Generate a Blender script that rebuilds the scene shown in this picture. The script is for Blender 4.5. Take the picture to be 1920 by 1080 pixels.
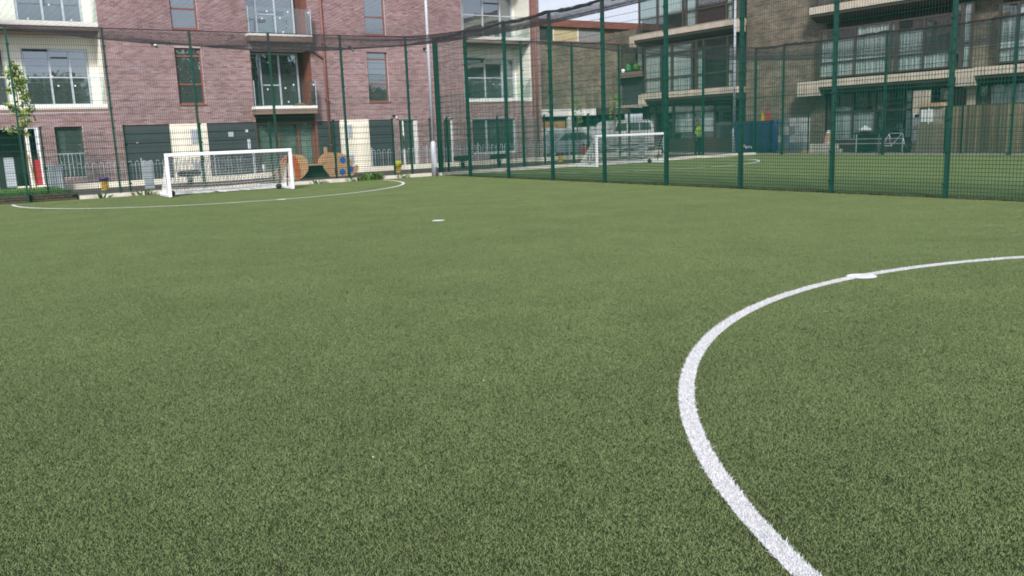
import bpy, bmesh, math, random
import numpy as np
from mathutils import Vector, Matrix
random.seed(7); rng = np.random.default_rng(11)
for o in list(bpy.data.objects): bpy.data.objects.remove(o)
SC = bpy.context.scene; COL = SC.collection

# ------------------------------------------------------------------ camera, sky, sun, exposure
CAM = Vector((-15.612, -28.688, 1.535)); PIT, ROL, YAW = 0.1808, -0.0370, 0.5752
fw = Vector((math.sin(YAW)*math.cos(PIT), math.cos(YAW)*math.cos(PIT), -math.sin(PIT)))
rt = Vector((math.cos(YAW), -math.sin(YAW), 0)); up = rt.cross(fw)
r2 = rt*math.cos(ROL)+up*math.sin(ROL); u2 = up*math.cos(ROL)-rt*math.sin(ROL)
cd = bpy.data.cameras.new('camera'); cam = bpy.data.objects.new('camera', cd); COL.objects.link(cam)
cd.sensor_width = 36; cd.lens = 36*1604.5/1920; cd.clip_start = .05; cd.clip_end = 2000
cam.matrix_world = Matrix(((r2.x, u2.x, -fw.x, CAM.x), (r2.y, u2.y, -fw.y, CAM.y), (r2.z, u2.z, -fw.z, CAM.z), (0, 0, 0, 1)))
SC.camera = cam
SUN_DIR = Vector((-.55, -.74, .68)).normalized()
w = bpy.data.worlds.new('World'); SC.world = w; w.use_nodes = True
nt = w.node_tree; nt.nodes.clear()
out = nt.nodes.new('ShaderNodeOutputWorld'); bg = nt.nodes.new('ShaderNodeBackground'); bg.inputs[1].default_value = .1
sky = nt.nodes.new('ShaderNodeTexSky'); sky.sky_type = 'NISHITA'; sky.sun_disc = False
sky.sun_elevation = math.asin(SUN_DIR.z); sky.sun_rotation = math.atan2(SUN_DIR.x, SUN_DIR.y)
sky.air_density = 1.2; sky.dust_density = 2.0
tc = nt.nodes.new('ShaderNodeTexCoord'); nz = nt.nodes.new('ShaderNodeTexNoise'); nz.inputs['Scale'].default_value = 3.2; nz.inputs['Detail'].default_value = 7
rp = nt.nodes.new('ShaderNodeValToRGB'); rp.color_ramp.elements[0].position = .34; rp.color_ramp.elements[1].position = .62
rp.color_ramp.elements[0].color = (.55, .55, .55, 1)
mx = nt.nodes.new('ShaderNodeMix'); mx.data_type = 'RGBA'
mx.inputs[7].default_value = (4.2, 4.4, 5.2, 1)          # bright cloud deck
nt.links.new(tc.outputs['Generated'], nz.inputs['Vector']); nt.links.new(nz.outputs['Fac'], rp.inputs['Fac'])
nt.links.new(rp.outputs['Color'], mx.inputs['Factor']); nt.links.new(sky.outputs[0], mx.inputs[6])
nt.links.new(mx.outputs[2], bg.inputs[0]); nt.links.new(bg.outputs[0], out.inputs[0])
sd = bpy.data.lights.new('sun', 'SUN'); sd.energy = 2.3; sd.angle = math.radians(11); sd.color = (1, .965, .9)
so = bpy.data.objects.new('sun', sd); COL.objects.link(so); so.rotation_euler = SUN_DIR.to_track_quat('Z', 'Y').to_euler(); so.location = (0, 0, 40)
vs = SC.view_settings; vs.view_transform = 'Standard'; vs.look = 'None'; vs.gamma = 1; vs.use_curve_mapping = False; vs.exposure = 1.2; SC.cycles.filter_width = 1.8

# ------------------------------------------------------------------ materials
MATS = {}
def mat(name, col, rough=.7, var=.18, scale=3., bump=0., bscale=60., metal=0., rnd=None, spec=.5):
    """principled, with a slow tone variation and optional fine relief; rnd = list of colours picked per piece"""
    if name in MATS: return MATS[name]
    m = bpy.data.materials.new(name); m.use_nodes = True; n = m.node_tree; L = n.links.new
    b = n.nodes['Principled BSDF']; b.inputs['Roughness'].default_value = rough; b.inputs['Metallic'].default_value = metal
    b.inputs['Specular IOR Level'].default_value = spec
    geo = n.nodes.new('ShaderNodeNewGeometry')
    nz = n.nodes.new('ShaderNodeTexNoise'); nz.inputs['Scale'].default_value = scale; nz.inputs['Detail'].default_value = 6; nz.inputs['Roughness'].default_value = .65
    L(geo.outputs['Position'], nz.inputs['Vector'])
    mr = n.nodes.new('ShaderNodeMapRange'); mr.inputs[1].default_value = .25; mr.inputs[2].default_value = .75
    mr.inputs[3].default_value = 1-var; mr.inputs[4].default_value = 1+var; L(nz.outputs['Fac'], mr.inputs[0])
    mul = n.nodes.new('ShaderNodeVectorMath'); mul.operation = 'SCALE'; L(mr.outputs[0], mul.inputs['Scale'])
    if rnd:
        src, cols = rnd
        if src == 'object':
            a = n.nodes.new('ShaderNodeObjectInfo').outputs['Random']
        else:
            at = n.nodes.new('ShaderNodeAttribute'); at.attribute_name = 'rnd'; a = at.outputs['Fac']
        cr = n.nodes.new('ShaderNodeValToRGB'); cr.color_ramp.interpolation = 'LINEAR'
        e = cr.color_ramp.elements
        while len(e) < len(cols): e.new(.5)
        for i, c in enumerate(cols): e[i].position = i/(len(cols)-1); e[i].color = (*c, 1)
        L(a, cr.inputs[0]); L(cr.outputs[0], mul.inputs[0])
    else: mul.inputs[0].default_value = col
    L(mul.outputs[0], b.inputs['Base Color'])
    if bump:
        n2 = n.nodes.new('ShaderNodeTexNoise'); n2.inputs['Scale'].default_value = bscale; n2.inputs['Detail'].default_value = 4
        L(geo.outputs['Position'], n2.inputs['Vector'])
        bp = n.nodes.new('ShaderNodeBump'); bp.inputs['Strength'].default_value = bump; bp.inputs['Distance'].default_value = .01
        L(n2.outputs['Fac'], bp.inputs['Height']); L(bp.outputs[0], b.inputs['Normal'])
    MATS[name] = m; return m
def glass(name, tint, refl, trans, rough=.01, body=(.075, .092, .086)):
    m = bpy.data.materials.new(name); m.use_nodes = True; n = m.node_tree; L = n.links.new; n.nodes.clear()
    o = n.nodes.new('ShaderNodeOutputMaterial'); gl = n.nodes.new('ShaderNodeBsdfGlossy'); gl.inputs['Color'].default_value = (*tint, 1); gl.inputs['Roughness'].default_value = rough
    df = n.nodes.new('ShaderNodeBsdfDiffuse'); df.inputs[0].default_value = (*body, 1)
    tr = n.nodes.new('ShaderNodeBsdfTransparent'); tr.inputs[0].default_value = (*tint, 1)
    a = n.nodes.new('ShaderNodeMixShader'); a.inputs[0].default_value = trans; L(df.outputs[0], a.inputs[1]); L(tr.outputs[0], a.inputs[2])
    fr = n.nodes.new('ShaderNodeLayerWeight'); fr.inputs[0].default_value = .25
    mr = n.nodes.new('ShaderNodeMapRange'); mr.inputs[3].default_value = refl; mr.inputs[4].default_value = min(1, refl+.55); L(fr.outputs['Fresnel'], mr.inputs[0])
    # a faint waviness so reflections are not ruler straight
    geo = n.nodes.new('ShaderNodeNewGeometry'); nz = n.nodes.new('ShaderNodeTexNoise'); nz.inputs['Scale'].default_value = 1.3
    bp = n.nodes.new('ShaderNodeBump'); bp.inputs['Strength'].default_value = .04; bp.inputs['Distance'].default_value = .05
    L(geo.outputs['Position'], nz.inputs['Vector']); L(nz.outputs['Fac'], bp.inputs['Height']); L(bp.outputs[0], gl.inputs['Normal'])
    b = n.nodes.new('ShaderNodeMixShader'); L(mr.outputs[0], b.inputs[0]); L(a.outputs[0], b.inputs[1]); L(gl.outputs[0], b.inputs[2]); L(b.outputs[0], o.inputs[0])
    MATS[name] = m; return m
def brickmat(name, axis, c1, c2, mortar, var=.25):
    m = mat(name, c1, .85); n = m.node_tree; L = n.links.new; b = n.nodes['Principled BSDF']
    geo = n.nodes.new('ShaderNodeNewGeometry'); sp = n.nodes.new('ShaderNodeSeparateXYZ'); cb = n.nodes.new('ShaderNodeCombineXYZ')
    L(geo.outputs['Position'], sp.inputs[0]); L(sp.outputs[axis], cb.inputs[0]); L(sp.outputs[2], cb.inputs[1])
    bt = n.nodes.new('ShaderNodeTexBrick'); bt.inputs['Scale'].default_value = 1; bt.inputs['Brick Width'].default_value = .225; bt.inputs['Row Height'].default_value = .075
    bt.inputs['Mortar Size'].default_value = .006; bt.inputs['Mortar Smooth'].default_value = .3; bt.inputs['Bias'].default_value = 0
    bt.inputs['Color1'].default_value = (*c1, 1); bt.inputs['Color2'].default_value = (*c2, 1); bt.inputs['Mortar'].default_value = (*mortar, 1)
    L(cb.outputs[0], bt.inputs['Vector'])
    nz = n.nodes.new('ShaderNodeTexNoise'); nz.inputs['Scale'].default_value = .9; nz.inputs['Detail'].default_value = 8; L(geo.outputs['Position'], nz.inputs['Vector'])
    mr = n.nodes.new('ShaderNodeMapRange'); mr.inputs[1].default_value = .3; mr.inputs[2].default_value = .7; mr.inputs[3].default_value = 1-var; mr.inputs[4].default_value = 1+var; L(nz.outputs['Fac'], mr.inputs[0])
    mu = n.nodes.new('ShaderNodeVectorMath'); mu.operation = 'SCALE'; L(bt.outputs['Color'], mu.inputs[0]); L(mr.outputs[0], mu.inputs['Scale']); L(mu.outputs[0], b.inputs['Base Color'])
    bp = n.nodes.new('ShaderNodeBump'); bp.inputs['Strength'].default_value = .6; bp.inputs['Distance'].default_value = -.008; L(bt.outputs['Fac'], bp.inputs['Height']); L(bp.outputs[0], b.inputs['Normal'])
    return m

GREEN = mat('green powder coat', (.006, .056, .04), .5, .12, 2, spec=.3)
WIREG = mat('green coated wire', (.009, .07, .052), .7, .12, 2, spec=.15)
GALV = mat('galvanised steel', (.42, .45, .5), .55, .12, 8, metal=.1)
WHITE = mat('white paint', (.74, .75, .77), .4, .05, 4)
BLACKNET = mat('black net cord', (.012, .012, .014), .9, .1)
NETW = mat('white net cord', (.66, .68, .68), .8, .15, 9)
CONC = mat('pale concrete', (.56, .52, .45), .9, .25, 5, .4, 40)
TURF_BASE = mat('rubber infill', (.018, .025, .01), .95, .35, 60, spec=.1)
TG = [(.092, .136, .041), (.128, .18, .063), (.166, .217, .087), (.216, .261, .123)]
TURF = mat('artificial turf fibre', (.1, .15, .05), .62, .15, .9, rnd=('attr', TG), spec=.35)
LINE = mat('white turf fibre', (.54, .545, .565), .8, .28, 70, spec=.2)
BR = [(.19, .112, .115), (.228, .142, .146), (.26, .168, .175), (.286, .196, .208), (.262, .152, .138), (.31, .228, .242)]
BRICK_A = mat('mauve brick', BR[2], .85, .2, .5, .3, 90, rnd=('attr', BR))
BRICK_O = mat('mauve brick piece', BR[2], .85, .2, .5, .3, 90, rnd=('object', BR))
MORTAR = mat('pale mortar', (.46, .41, .42), .95, .15, 6)
CREAM = mat('cream render', (.77, .72, .61), .85, .06, 2, .1, 200)
CREAMW = mat('off white recess render', (.76, .75, .67), .85, .05, 2)
SLABW = mat('white slab edge', (.72, .71, .68), .6, .06, 5)
BROWN = mat('red brown metal', (.19, .072, .054), .5, .12, 4)
SOFFIT = mat('brown soffit board', (.19, .125, .1), .7, .15, 3)
DARKCLAD = mat('dark slate cladding', (.045, .05, .056), .5, .12, 5)
ALU = mat('pale aluminium frame', (.5, .54, .6), .4, .08, 6, metal=.2)
DARKF = mat('dark brown window frame', (.06, .042, .036), .55, .2, 4)
GL_UP = glass('window glass', (.78, .86, .93), .3, .25)
GL_GF = glass('ground floor glass', (.85, .95, .92), .14, .6, body=(.12, .14, .13))
GL_BAL = glass('balustrade glass', (.95, .985, .98), .05, .97)
GL_R = glass('old window glass', (.93, .97, .97), .07, .93)
CURT = mat('net curtain', (.78, .8, .77), .9, .1, 6)
MAROON = mat('maroon curtain', (.13, .03, .04), .9, .1, 6)
BROWNBR_X = brickmat('brown brick on side walls', 1, (.11, .088, .067), (.2, .158, .115), (.17, .152, .125), .35)
BROWNBR_Y = brickmat('brown brick on end walls', 0, (.11, .088, .067), (.2, .158, .115), (.17, .152, .125), .35)
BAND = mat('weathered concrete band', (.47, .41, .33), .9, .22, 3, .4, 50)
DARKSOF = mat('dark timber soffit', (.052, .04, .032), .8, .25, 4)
RUBBER = mat('brown rubber play surface', (.085, .052, .046), .95, .2, 3, .5, 150)
PAVE = mat('grey paving', (.26, .25, .235), .9, .2, 2, .3, 60)
LEAF = mat('sapling leaf', (.14, .2, .035), .6, .2, 5, rnd=('attr', [(.08, .14, .02), (.17, .23, .04), (.27, .32, .08)]))
WEEDM = mat('weed leaf', (.06, .13, .02), .6, .2, 5, rnd=('attr', [(.05, .125, .02), (.14, .27, .05)]))
BARK = mat('bark', (.1, .075, .055), .9, .3, 12)
PLY = mat('weathered plywood', (.58, .34, .18), .75, .2, 5)
ORANGE = mat('orange paint', (.55, .13, .04), .6, .15, 5)
BLUEP = mat('blue paint', (.02, .13, .5), .5, .08, 5)
YELLOW = mat('yellow plastic', (.62, .4, .03), .45, .1, 5)
LIME = mat('lime yellow plastic', (.5, .5, .03), .45, .1, 5)
PURPLE = mat('purple plastic', (.07, .02, .18), .45, .1, 5)
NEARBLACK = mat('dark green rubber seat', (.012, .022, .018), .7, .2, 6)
TIMBER = mat('weathered timber board', (.2, .16, .1), .85, .2, 7, .4, 40, rnd=('object', [(.1, .08, .052), (.19, .15, .095), (.29, .235, .145)]))

# ------------------------------------------------------------------ geometry helpers
ORG = {}
class MB:
    def __init__(s): s.v = []; s.f = []
    def box(s, x0, x1, y0, y1, z0, z1):
        b = len(s.v)
        s.v += [(x0, y0, z0), (x1, y0, z0), (x1, y1, z0), (x0, y1, z0), (x0, y0, z1), (x1, y0, z1), (x1, y1, z1), (x0, y1, z1)]
        s.f += [tuple(b+i for i in q) for q in ((0, 3, 2, 1), (4, 5, 6, 7), (0, 1, 5, 4), (1, 2, 6, 5), (2, 3, 7, 6), (3, 0, 4, 7))]; return s
    def tube(s, pts, r, n=8, cap=True):
        pts = [Vector(p) for p in pts]; b = len(s.v); k = len(pts)
        rs = r if isinstance(r, (list, tuple)) else [r]*k
        for i, p in enumerate(pts):
            d = (pts[min(i+1, k-1)]-pts[max(i-1, 0)]).normalized()
            a = Vector((0, 0, 1)) if abs(d.z) < .9 else Vector((1, 0, 0))
            u = d.cross(a).normalized(); v = d.cross(u)
            for j in range(n):
                t = 2*math.pi*(j+.5)/n; s.v.append(tuple(p+(u*math.cos(t)+v*math.sin(t))*rs[i]))
        for i in range(k-1):
            for j in range(n): s.f.append((b+i*n+j, b+i*n+(j+1) % n, b+(i+1)*n+(j+1) % n, b+(i+1)*n+j))
        if cap: s.f += [tuple(b+j for j in reversed(range(n))), tuple(b+(k-1)*n+j for j in range(n))]
        return s
    def prism_y(s, prof, y0, y1):   # outline in (x,z) given thickness in y
        b = len(s.v); n = len(prof)
        s.v += [(x, y0, z) for x, z in prof]+[(x, y1, z) for x, z in prof]
        s.f += [tuple(b+i for i in range(n)), tuple(b+n+i for i in reversed(range(n)))]
        s.f += [(b+(i+1) % n, b+i, b+n+i, b+n+(i+1) % n) for i in range(n)]; return s
    def prism_x(s, prof, x0, x1):   # outline in (y,z)
        b = len(s.v); n = len(prof)
        s.v += [(x0, y, z) for y, z in prof]+[(x1, y, z) for y, z in prof]
        s.f += [tuple(b+i for i in reversed(range(n))), tuple(b+n+i for i in range(n))]
        s.f += [(b+i, b+(i+1) % n, b+n+(i+1) % n, b+n+i) for i in range(n)]; return s
    def quad(s, a, b, c, d):
        k = len(s.v); s.v += [tuple(a), tuple(b), tuple(c), tuple(d)]; s.f.append((k, k+1, k+2, k+3)); return s
    def lathe(s, prof, c, n=16):
        b = len(s.v); k = len(prof)
        for r, z in prof:
            for j in range(n): t = 2*math.pi*j/n; s.v.append((c[0]+r*math.cos(t), c[1]+r*math.sin(t), c[2]+z))
        for i in range(k-1):
            for j in range(n): s.f.append((b+i*n+j, b+i*n+(j+1) % n, b+(i+1)*n+(j+1) % n, b+(i+1)*n+j))
        s.f += [tuple(b+j for j in reversed(range(n))), tuple(b+(k-1)*n+j for j in range(n))]; return s
    def mesh(s, name, m, org=(0, 0, 0), smooth=False):
        me = bpy.data.meshes.new(name); o = Vector(org)
        me.from_pydata([tuple(Vector(v)-o) for v in s.v], [], s.f); me.materials.append(m); me.update()
        if smooth: me.shade_smooth()
        return me
    def build(s, name, m, parent=None, org=None, smooth=False, bevel=0):
        """vertices are world coordinates; a child keeps its parent's origin, a thing gets its own"""
        o_ = ORG[parent.name] if parent else (org or (0, 0, 0))
        ob = bpy.data.objects.new(name, s.mesh(name, m, o_, smooth)); COL.objects.link(ob)
        if parent: ob.parent = parent
        else: ob.location = o_
        ORG[ob.name] = tuple(o_)
        if bevel:
            bv = ob.modifiers.new('bevel', 'BEVEL'); bv.width = bevel; bv.segments = 2; bv.limit_method = 'ANGLE'
        return ob
def tag(o, label=None, cat=None, group=None, kind=None):
    for k, v in (('label', label), ('category', cat), ('group', group), ('kind', kind)):
        if v: o[k] = v
    return o
def thing(name, label, cat, loc=(0, 0, 0), group=None):
    e = bpy.data.objects.new(name, None); COL.objects.link(e); e.location = loc; e.empty_display_size = .2; ORG[e.name] = tuple(loc)
    return tag(e, label, cat, group)
def piece(name, me, parent, loc, rot=None):
    """a part that shares mesh data; loc is a world position"""
    o = bpy.data.objects.new(name, me); COL.objects.link(o); o.parent = parent
    o.location = Vector(loc)-Vector(ORG[parent.name]) if parent else loc
    if rot: o.rotation_euler = rot
    ORG[o.name] = tuple(loc); return o
def copy_tree(o, parent=None):
    c = o.copy(); COL.objects.link(c); c.parent = parent
    for ch in o.children: copy_tree(ch, c)
    return c
def raw_tris(name, V, m, rnd):
    """numpy triangle soup -> mesh, with one random number per triangle"""
    n = len(V); me = bpy.data.meshes.new(name); me.vertices.add(n*3); me.vertices.foreach_set('co', V.astype(np.float32).ravel())
    me.loops.add(n*3); me.loops.foreach_set('vertex_index', np.arange(n*3, dtype=np.int32))
    me.polygons.add(n); me.polygons.foreach_set('loop_start', np.arange(0, n*3, 3, dtype=np.int32))
    a = me.attributes.new('rnd', 'FLOAT', 'FACE'); a.data.foreach_set('value', rnd.astype(np.float32))
    me.materials.append(m); me.update(); return me

# ------------------------------------------------------------------ ground and pitches
def struct(mb, name, m, label=None):
    return tag(mb.build(name, m), label, None, None, 'structure')
struct(MB().box(-400, 400, -400, 400, -.6, -.05), 'ground', mat('dull ground', (.16, .155, .14), .95, .2, .5), 'grey ground stretching away beyond the buildings')
struct(MB().box(-18, 17.45, -33, .0, -.3, 0), 'pitch', TURF_BASE, 'green artificial turf of both small football pitches')
struct(MB().box(-20, 17.45, 1.15, 6.78, -.3, .0), 'play_area_surface', RUBBER, 'dark red brown rubber surface of the play area behind the fence')
struct(MB().box(-20, 26, 7.06, 12.9, -.3, .02), 'pavement', PAVE, 'grey pavement between railings and the new brick flats')
struct(MB().box(17.45, 26, -33, 7.06, -.3, .01), 'side_path', PAVE, 'grey paving along the old brown brick block')
# concrete edging along the back of the pitches, laid in lengths
edge = thing('kerb', 'pale concrete kerb along the back fence of both pitches', 'kerb', (0, .4, 0))
x = -12.35
while x < 17.3:
    L_ = .915; d = rng.uniform(-.012, .012)
    MB().box(x, min(x+L_-.012, 17.4), -.09+d*.6, .27+d*.5, -.2, .115+d).build('kerb_stone', CONC, edge, bevel=.008); x += L_
struct(MB().box(-12.3, 17.4, .26, 1.15, -.3, .085), 'gravel_margin', mat('dusty margin', (.36, .33, .28), .95, .35, 7, .6, 90), 'dusty pale strip between kerb and play surface')
side = thing('side_kerb', 'pale kerb stones along the far side of the second pitch', 'kerb', (17.5, -8, 0))
y = 0
while y > -30:
    MB().box(17.38, 17.6, y-.9, y-.012, -.2, .07).build('kerb_stone', CONC, side, bevel=.008); y -= .915

D = [((-8.38, -.76), 5.76, 'white penalty arc in front of the near white goal'), ((-8.285, -29.044), 5.461, 'broad white penalty arc curving through the right foreground'), ((7.95, -.55), 5.9, 'white penalty arc on the second pitch seen through the mesh')]
SPOTS = [((-8.2, -23.6), .14, 'white penalty mark joined to the foreground arc'), ((-8.31, -15.07), .115, 'small white centre mark alone in the middle of the turf'), ((-8.35, -6.55), .13, 'white mark on the arc before the near goal')]
HW = .047
# one square metre of pile, laid over both pitches by geometry nodes with quarter turns and mirroring
NB = 44000
P = rng.uniform(-.5, .5, (NB, 2)); hgt = rng.uniform(.005, .0115, NB); wid = .002*rng.uniform(.6, 1.4, NB); az = rng.uniform(0, 2*np.pi, NB)
lean = rng.normal(0, .75, (NB, 2)); b3 = np.concatenate([P, np.full((NB, 1), .001)], 1)
tip = b3+np.stack([hgt*lean[:, 0], hgt*lean[:, 1], hgt], -1); du = np.stack([np.cos(az)*wid*.5, np.sin(az)*wid*.5, np.zeros(NB)], -1)
rv = np.clip(rng.beta(1.6, 1.9, NB)+(rng.random(NB) > .985)*.3, 0, 1)
g = bpy.data.objects.new('turf_fibres', raw_tris('turf_fibres', np.stack([b3-du, b3+du, tip], 1), TURF, rv)); COL.objects.link(g); tag(g, 'short green artificial grass pile covering the pitches', 'grass', None, 'stuff')
ng = bpy.data.node_groups.new('lay turf', 'GeometryNodeTree'); ng.interface.new_socket('Geometry', in_out='INPUT', socket_type='NodeSocketGeometry'); ng.interface.new_socket('Geometry', in_out='OUTPUT', socket_type='NodeSocketGeometry')
gi, go = ng.nodes.new('NodeGroupInput'), ng.nodes.new('NodeGroupOutput'); gr = ng.nodes.new('GeometryNodeMeshGrid')
gr.inputs['Size X'].default_value = 34; gr.inputs['Size Y'].default_value = 31; gr.inputs['Vertices X'].default_value = 35; gr.inputs['Vertices Y'].default_value = 32
tr_ = ng.nodes.new('GeometryNodeTransform'); tr_.inputs['Translation'].default_value = (-.12, -15.97, 0); iop = ng.nodes.new('GeometryNodeInstanceOnPoints')
rq = ng.nodes.new('FunctionNodeRandomValue'); rq.data_type = 'INT'; rq.inputs['Min'].default_value if False else None
for k_ in rq.inputs:
    if k_.type == 'INT' and k_.name == 'Min': k_.default_value = 0
    if k_.type == 'INT' and k_.name == 'Max': k_.default_value = 3
mq = ng.nodes.new('ShaderNodeMath'); mq.operation = 'MULTIPLY'; mq.inputs[1].default_value = math.pi/2; cq = ng.nodes.new('ShaderNodeCombineXYZ')
ri = [o for o in rq.outputs if o.type == 'INT'][0]
ng.links.new(ri, mq.inputs[0]); ng.links.new(mq.outputs[0], cq.inputs[2]); ng.links.new(cq.outputs[0], iop.inputs['Rotation'])
ng.links.new(gr.outputs[0], tr_.inputs[0]); ng.links.new(tr_.outputs[0], iop.inputs['Points']); ng.links.new(gi.outputs[0], iop.inputs['Instance']); ng.links.new(iop.outputs[0], go.inputs[0])
gm = g.modifiers.new('lay turf', 'NODES'); gm.node_group = ng
# the paint: fibres standing on a marking are white
def paint(m, white):
    n = m.node_tree; L = n.links.new; b = n.nodes['Principled BSDF']; geo = n.nodes.new('ShaderNodeNewGeometry'); sp = n.nodes.new('ShaderNodeSeparateXYZ'); L(geo.outputs['Position'], sp.inputs[0])
    fl = n.nodes.new('ShaderNodeCombineXYZ'); L(sp.outputs[0], fl.inputs[0]); L(sp.outputs[1], fl.inputs[1])
    nz = n.nodes.new('ShaderNodeTexNoise'); nz.inputs['Scale'].default_value = 30; L(fl.outputs[0], nz.inputs['Vector'])
    def mth(op, a, b_):
        q = n.nodes.new('ShaderNodeMath'); q.operation = op
        for i_, v in enumerate((a, b_)):
            if isinstance(v, (int, float)): q.inputs[i_].default_value = v
            else: L(v, q.inputs[i_])
        return q.outputs[0]
    jit = mth('MULTIPLY', mth('SUBTRACT', nz.outputs['Fac'], .5), .03); total = None
    lim = mth('LESS_THAN', sp.outputs[1], -.55)
    for c, R, w_ in [(c, R, HW) for c, R, _ in D]+[(c, 0, R) for c, R, _ in SPOTS]:
        v = n.nodes.new('ShaderNodeVectorMath'); v.operation = 'DISTANCE'; L(fl.outputs[0], v.inputs[0]); v.inputs[1].default_value = (*c, 0)
        q = mth('MULTIPLY', mth('LESS_THAN', mth('ADD', mth('ABSOLUTE', mth('SUBTRACT', v.outputs['Value'], R), 0), jit), w_), lim); total = q if total is None else mth('MAXIMUM', total, q)
    mx = n.nodes.new('ShaderNodeMix'); mx.data_type = 'RGBA'; mx.inputs[7].default_value = (*white, 1); L(total, mx.inputs['Factor']); L(b.inputs['Base Color'].links[0].from_socket, mx.inputs[6]); L(mx.outputs[2], b.inputs['Base Color'])
paint(TURF, (.53, .535, .555))
def ring_sheet(c, R, hw, z, n=220, a0=0, a1=2*math.pi):
    mb = MB()
    for i in range(n):
        p = []
        for t in (a0+(a1-a0)*i/n, a0+(a1-a0)*(i+1)/n): p.append([(c[0]+q*math.cos(t), c[1]+q*math.sin(t), z) for q in (R-hw, R+hw)])
        mb.quad(p[0][0], p[0][1], p[1][1], p[1][0])
    return mb
for i, (c, R, lab) in enumerate(D):
    a0 = math.asin(min(1, (-.55-c[1])/R)) if i != 1 else math.pi*1.02
    if i == 1: mb = ring_sheet(c, R, HW-.006, .003, 260, -.15, math.pi+.15)
    else: mb = ring_sheet(c, R, HW, .004, 200, math.pi-a0, 2*math.pi+a0)
    if i == 1:      # the painted pile close to the camera, fibre by fibre
        k_ = 60000; ta = rng.uniform(.1, math.pi+.1, k_); ra = R+rng.uniform(-HW+.004, HW-.004, k_)
        bx = np.stack([c[0]+ra*np.cos(ta), c[1]+ra*np.sin(ta), np.full(k_, .002)], -1); hh = rng.uniform(.007, .018, k_); az2 = rng.uniform(0, 6.28, k_)
        u_ = np.stack([np.cos(az2), np.sin(az2), 0*az2], -1)*.0024; tp_ = bx+np.concatenate([rng.normal(0, .7, (k_, 2)), np.ones((k_, 1))], 1)*hh[:, None]
        q_ = np.stack([bx-u_, bx+u_, tp_], 1).reshape(-1, 3); k0 = len(mb.v); mb.v += [tuple(v) for v in q_.tolist()]; mb.f += [(k0+3*j, k0+3*j+1, k0+3*j+2) for j in range(k_)]
    tag(mb.build('pitch_marking', LINE), lab, None, None, 'structure')
for i, (c, R, lab) in enumerate(SPOTS):
    mb = MB(); k = 28
    mb.v += [(c[0]+R*math.cos(2*math.pi*j/k), c[1]+R*math.sin(2*math.pi*j/k), .008) for j in range(k)]; mb.f.append(tuple(range(k)))
    tag(mb.build('pitch_marking', LINE), lab, None, None, 'structure')

# ------------------------------------------------------------------ new brick apartment block (facade at y = 8.5)
YF = 8.5; X0, X1, ZT = -17.5, 10.75, 9.3
apt = thing('apartment_building', 'long mauve brick apartment block with recessed white balconies behind the play area', 'building', (-3, YF, 0))
OPEN = [(-17.6, -10.0, 2.9, 5.94), (-17.6, -10.0, 5.96, 9.05), (-7.29, -6.25, 3.11, 5.35), (-7.29, -6.25, 6.09, 8.33), (1.08, 2.11, 3.1, 5.33), (1.08, 2.11, 6.08, 8.3),
        (-4.25, -1.57, -.1, 9.05), (6.15, 10.15, 2.93, 5.9), (6.15, 10.15, 5.92, 9.05), (-11.95, -11.0, .42, 2.34), (-9.55, -4.25, -.1, 2.34), (-1.57, 2.15, -.1, 2.31),
        (2.5, 3.48, -.1, 2.31), (4.07, 4.34, .9, 2.32), (4.9, 5.42, -.1, 2.28), (6.53, 9.12, .5, 2.22), (-17.6, -12.52, -.1, 2.33)]
# mortar wall: rectangles of the opening grid that are solid
xs = sorted({X0, X1, *[min(max(v, X0), X1) for o in OPEN for v in o[:2]]}); zs = sorted({0, ZT, *[min(max(v, 0), ZT) for o in OPEN for v in o[2:]]})
wall = MB()
for k in range(len(zs)-1):
    zm = (zs[k]+zs[k+1])/2; run = None
    for i in range(len(xs)-1):
        xm = (xs[i]+xs[i+1])/2; solid = not any(a < xm < b and c < zm < d for a, b, c, d in OPEN)
        if solid: run = [xs[i], xs[i+1]] if run is None else [run[0], xs[i+1]]
        if run and (not solid or i == len(xs)-2): wall.box(run[0], run[1], YF, YF+.32, zs[k], zs[k+1]); run = None
wo = wall.build('wall', MORTAR, apt)
bricks = []; row = 0; z = .01
while z+.065 < ZT:
    zm = z+.0325; iv = [(X0, X1)]
    for a, b, c, d in OPEN:
        if c-.02 < zm < d+.02:
            iv = [p for s_, e_ in iv for p in ((s_, min(e_, a)), (max(s_, b), e_)) if p[1]-p[0] > .03]
    for s_, e_ in iv:
        k = math.floor((s_-X0-(.1125 if row % 2 else 0))/.225)
        while True:
            xa = X0+(.1125 if row % 2 else 0)+k*.225+.005; xb = xa+.215; k += 1
            if xa > e_: break
            xa, xb = max(xa, s_), min(xb, e_)
            if xb-xa > .025: bricks.append((xa, xb, z))
    z += .075; row += 1
full = [b for b in bricks if b[1]-b[0] > .21 and 2.5 < b[2] < 5.9 and -10 < b[0] < 8]
full.sort(key=lambda b: (Vector((b[0], YF, b[2]))-CAM).length); near = set(full[:300])
def brickverts(xa, xb, z, y0, y1):
    return [(xa, y0, z), (xb, y0, z), (xb, y0, z+.065), (xa, y0, z+.065), (xa, y1, z), (xb, y1, z), (xb, y1, z+.065), (xa, y1, z+.065)]
BF = ((0, 1, 2, 3), (1, 5, 6, 2), (3, 2, 6, 7), (4, 0, 3, 7), (0, 4, 5, 1))
bv, bf, br_ = [], [], []
for b in bricks:
    if b in near: continue
    k = len(bv); dpt = rng.uniform(.007, .013); bv += brickverts(*b, YF-dpt, YF+.001); bf += [tuple(k+i for i in q) for q in BF]; br_ += [rng.random()]*5
me = bpy.data.meshes.new('brickwork'); me.from_pydata([tuple(Vector(v)-Vector(ORG[apt.name])) for v in bv], [], bf)
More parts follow.
